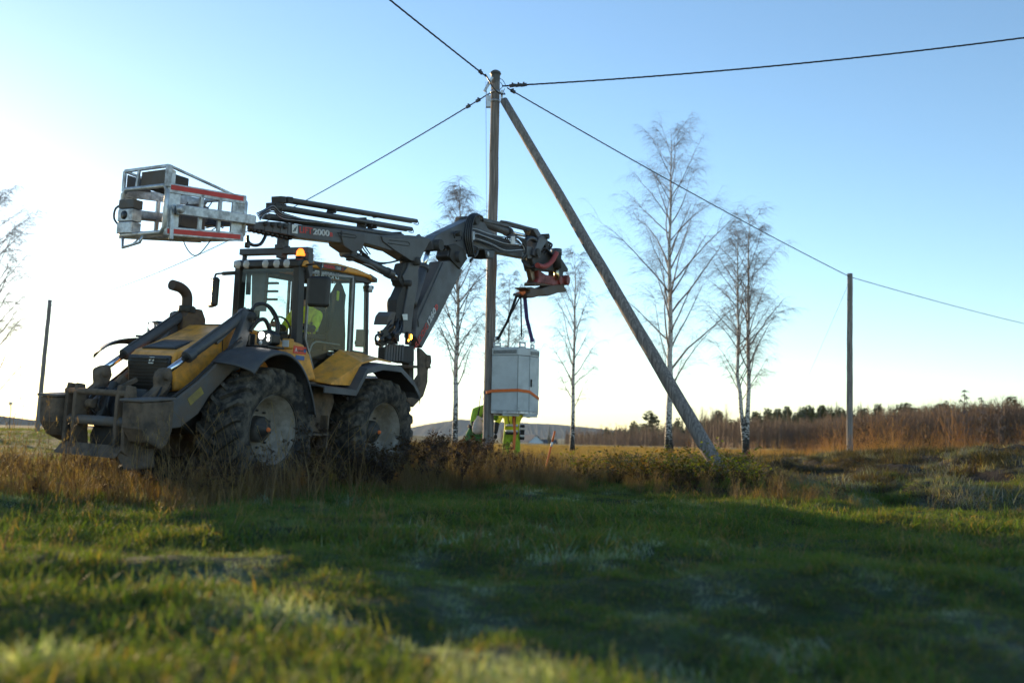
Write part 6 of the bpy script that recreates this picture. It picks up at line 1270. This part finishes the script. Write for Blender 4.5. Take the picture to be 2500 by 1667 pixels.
# dark jacket hung by the rear door post
jk = empty('hanging_jacket'); jk.matrix_world = mx4 @ Matrix.Translation((-1.95, .36, 2.0))
m = MB(); rows = []
for z, wx, wy in ((.82, .02, .03), (.78, .06, .05), (.70, .10, .07), (.66, .13, .08), (.5, .12, .09), (.3, .15, .10), (.1, .19, .10), (-.1, .2, .11), (-.15, .2, .10)):
    rows.append([(wx * math.cos(t) * (1 + .12 * math.sin(5 * t)), wy * math.sin(t) * (1 + .15 * math.sin(4 * t + z * 5)), z) for t in np.linspace(0, 2 * PI, 25)])
m.grid(rows); m.build('jacket_body', M_cloth, jk); m = MB(); m.tube([(.12, .0, .64), (.17, 0, .4), (.16, 0, .1)], [.06, .055, .05], 10); m.build('sleeve', M_cloth, jk); m = MB(); m.box((.08, .06, .62), (.10, .03, .14), rz=.4); m.build('hood', M_hiv, jk, bevel=.02)
tag(jk, 'dark jacket hanging inside the cab behind the side door glass', 'jacket')

# ------------------------------------------------------------------ far houses, sign, bag
def house(px, py, Y, wd, dp, h, rh, wall, roof, label, rz):
    p = at(px, py, Y); o = empty('house', (p[0], p[1], float(p[2]))); o.rotation_euler = (0, 0, rz)
    m = MB(); m.ext([(-wd / 2, -dp / 2, -1.5), (wd / 2, -dp / 2, -1.5), (wd / 2, -dp / 2, h), (0, -dp / 2, h + rh), (-wd / 2, -dp / 2, h)], (0, dp, 0)); m.build('wall', wall, o)
    for s in (-1, 1):
        m = MB(); a = np.array([s * (wd / 2 + .25), 0, h - .25 * rh / (wd / 2) + .05]); b = np.array([0, 0, h + rh + .05]); m.ext([a + np.array([0, -dp / 2 - .3, 0]), b + np.array([0, -dp / 2 - .3, 0]), b + np.array([0, dp / 2 + .3, 0]), a + np.array([0, dp / 2 + .3, 0])], (0, 0, .12)); m.build('roof', roof, o)
    for x in (-wd * .2, wd * .2):
        m = MB(); m.box((x, -dp / 2 - .02, h * .6), (wd * .16, .06, h * .4)); f = m.build('window', M_white, o); m = MB(); m.box((x, -dp / 2 - .05, h * .6), (wd * .12, .03, h * .33)); m.build('pane', M_blk, f)
    tag(o, label, 'house'); return o
house(1294, 1097, 300, 5.0, 7, 2.3, 1.9, M_white, M_arm, 'small white gabled house far off, right of the yellow jacket', .5)
house(1333, 1097, 320, 8.0, 6, 1.6, 1.5, M_seat, M_roofd, 'low dark roofed house beside the white one in the distance', 1.4)
p = at(27, 985, 62); g = float(hgt(p[0], p[1])); o = empty('small_sign', (p[0], p[1], g)); m = MB(); m.tube([(0, 0, 0), (0, 0, p[2] - g)], .03, 8); m.build('post', M_wire, o); m = MB(); m.box((0, -.05, p[2] - g), (.26, .03, .18)); m.build('sign_plate', M_silv, o, bevel=.01); tag(o, 'small plate on a thin post at the far left edge of the field', 'sign')
p = at(472, 1098, 17.5); o = empty('tool_bag', (p[0], p[1], float(hgt(p[0], p[1])))); zb = .12
m = MB(); m.box((0, 0, zb), (.40, .24, .24)); m.build('bag_body', M_cloth, o, bevel=.06); m = MB(); m.box((-.08, -.13, zb - .02), (.16, .05, .12)); m.build('pocket', M_redst, o, bevel=.02); m = MB(); m.ext([(-.22, 0, zb + .08), (-.02, -.1, zb + .1), (.02, .06, zb + .2), (-.16, .08, zb + .26)], (.02, 0, .03)); m.build('rag', M_sack, o, bevel=.02); tag(o, 'dark bag with a white rag and red pocket on the grass under the loader', 'bag')
for px, top, Y in ((2357, 945, 40), (2398, 965, 44), (2318, 975, 46), (2440, 985, 43)):
    birch('sapling', gpt(px, Y), hfor(px, top, Y), {2357: 'tallest bare thin sapling rising from the russet reeds near the right edge', 2398: 'second bare thin sapling just right of the tallest one in the reeds', 2318: 'short faint sapling left of the tallest one in the reeds', 2440: 'shortest sapling in the reeds closest to the right edge'}[px], px, dens=.3, clear=.15, spread=.10, twig_r=.004, bark=M_twigw)

# ------------------------------------------------------------------ air
hz = MB(); hz.box((0, 1800, 34), (6400, 3860, 100)); ho = hz.build('haze', mat('tmp', (1, 1, 1))); tag(ho, kind='stuff')
hm = bpy.data.materials.new('pale air'); hm.use_nodes = True; hm.node_tree.nodes.clear(); pv = hm.node_tree.nodes.new('ShaderNodeVolumePrincipled'); ou = hm.node_tree.nodes.new('ShaderNodeOutputMaterial')
pv.inputs['Color'].default_value = (.72, .86, 1, 1); pv.inputs['Density'].default_value = .00011; pv.inputs['Anisotropy'].default_value = 0
hm.node_tree.links.new(pv.outputs[0], ou.inputs['Volume']); ho.data.materials.clear(); ho.data.materials.append(hm)
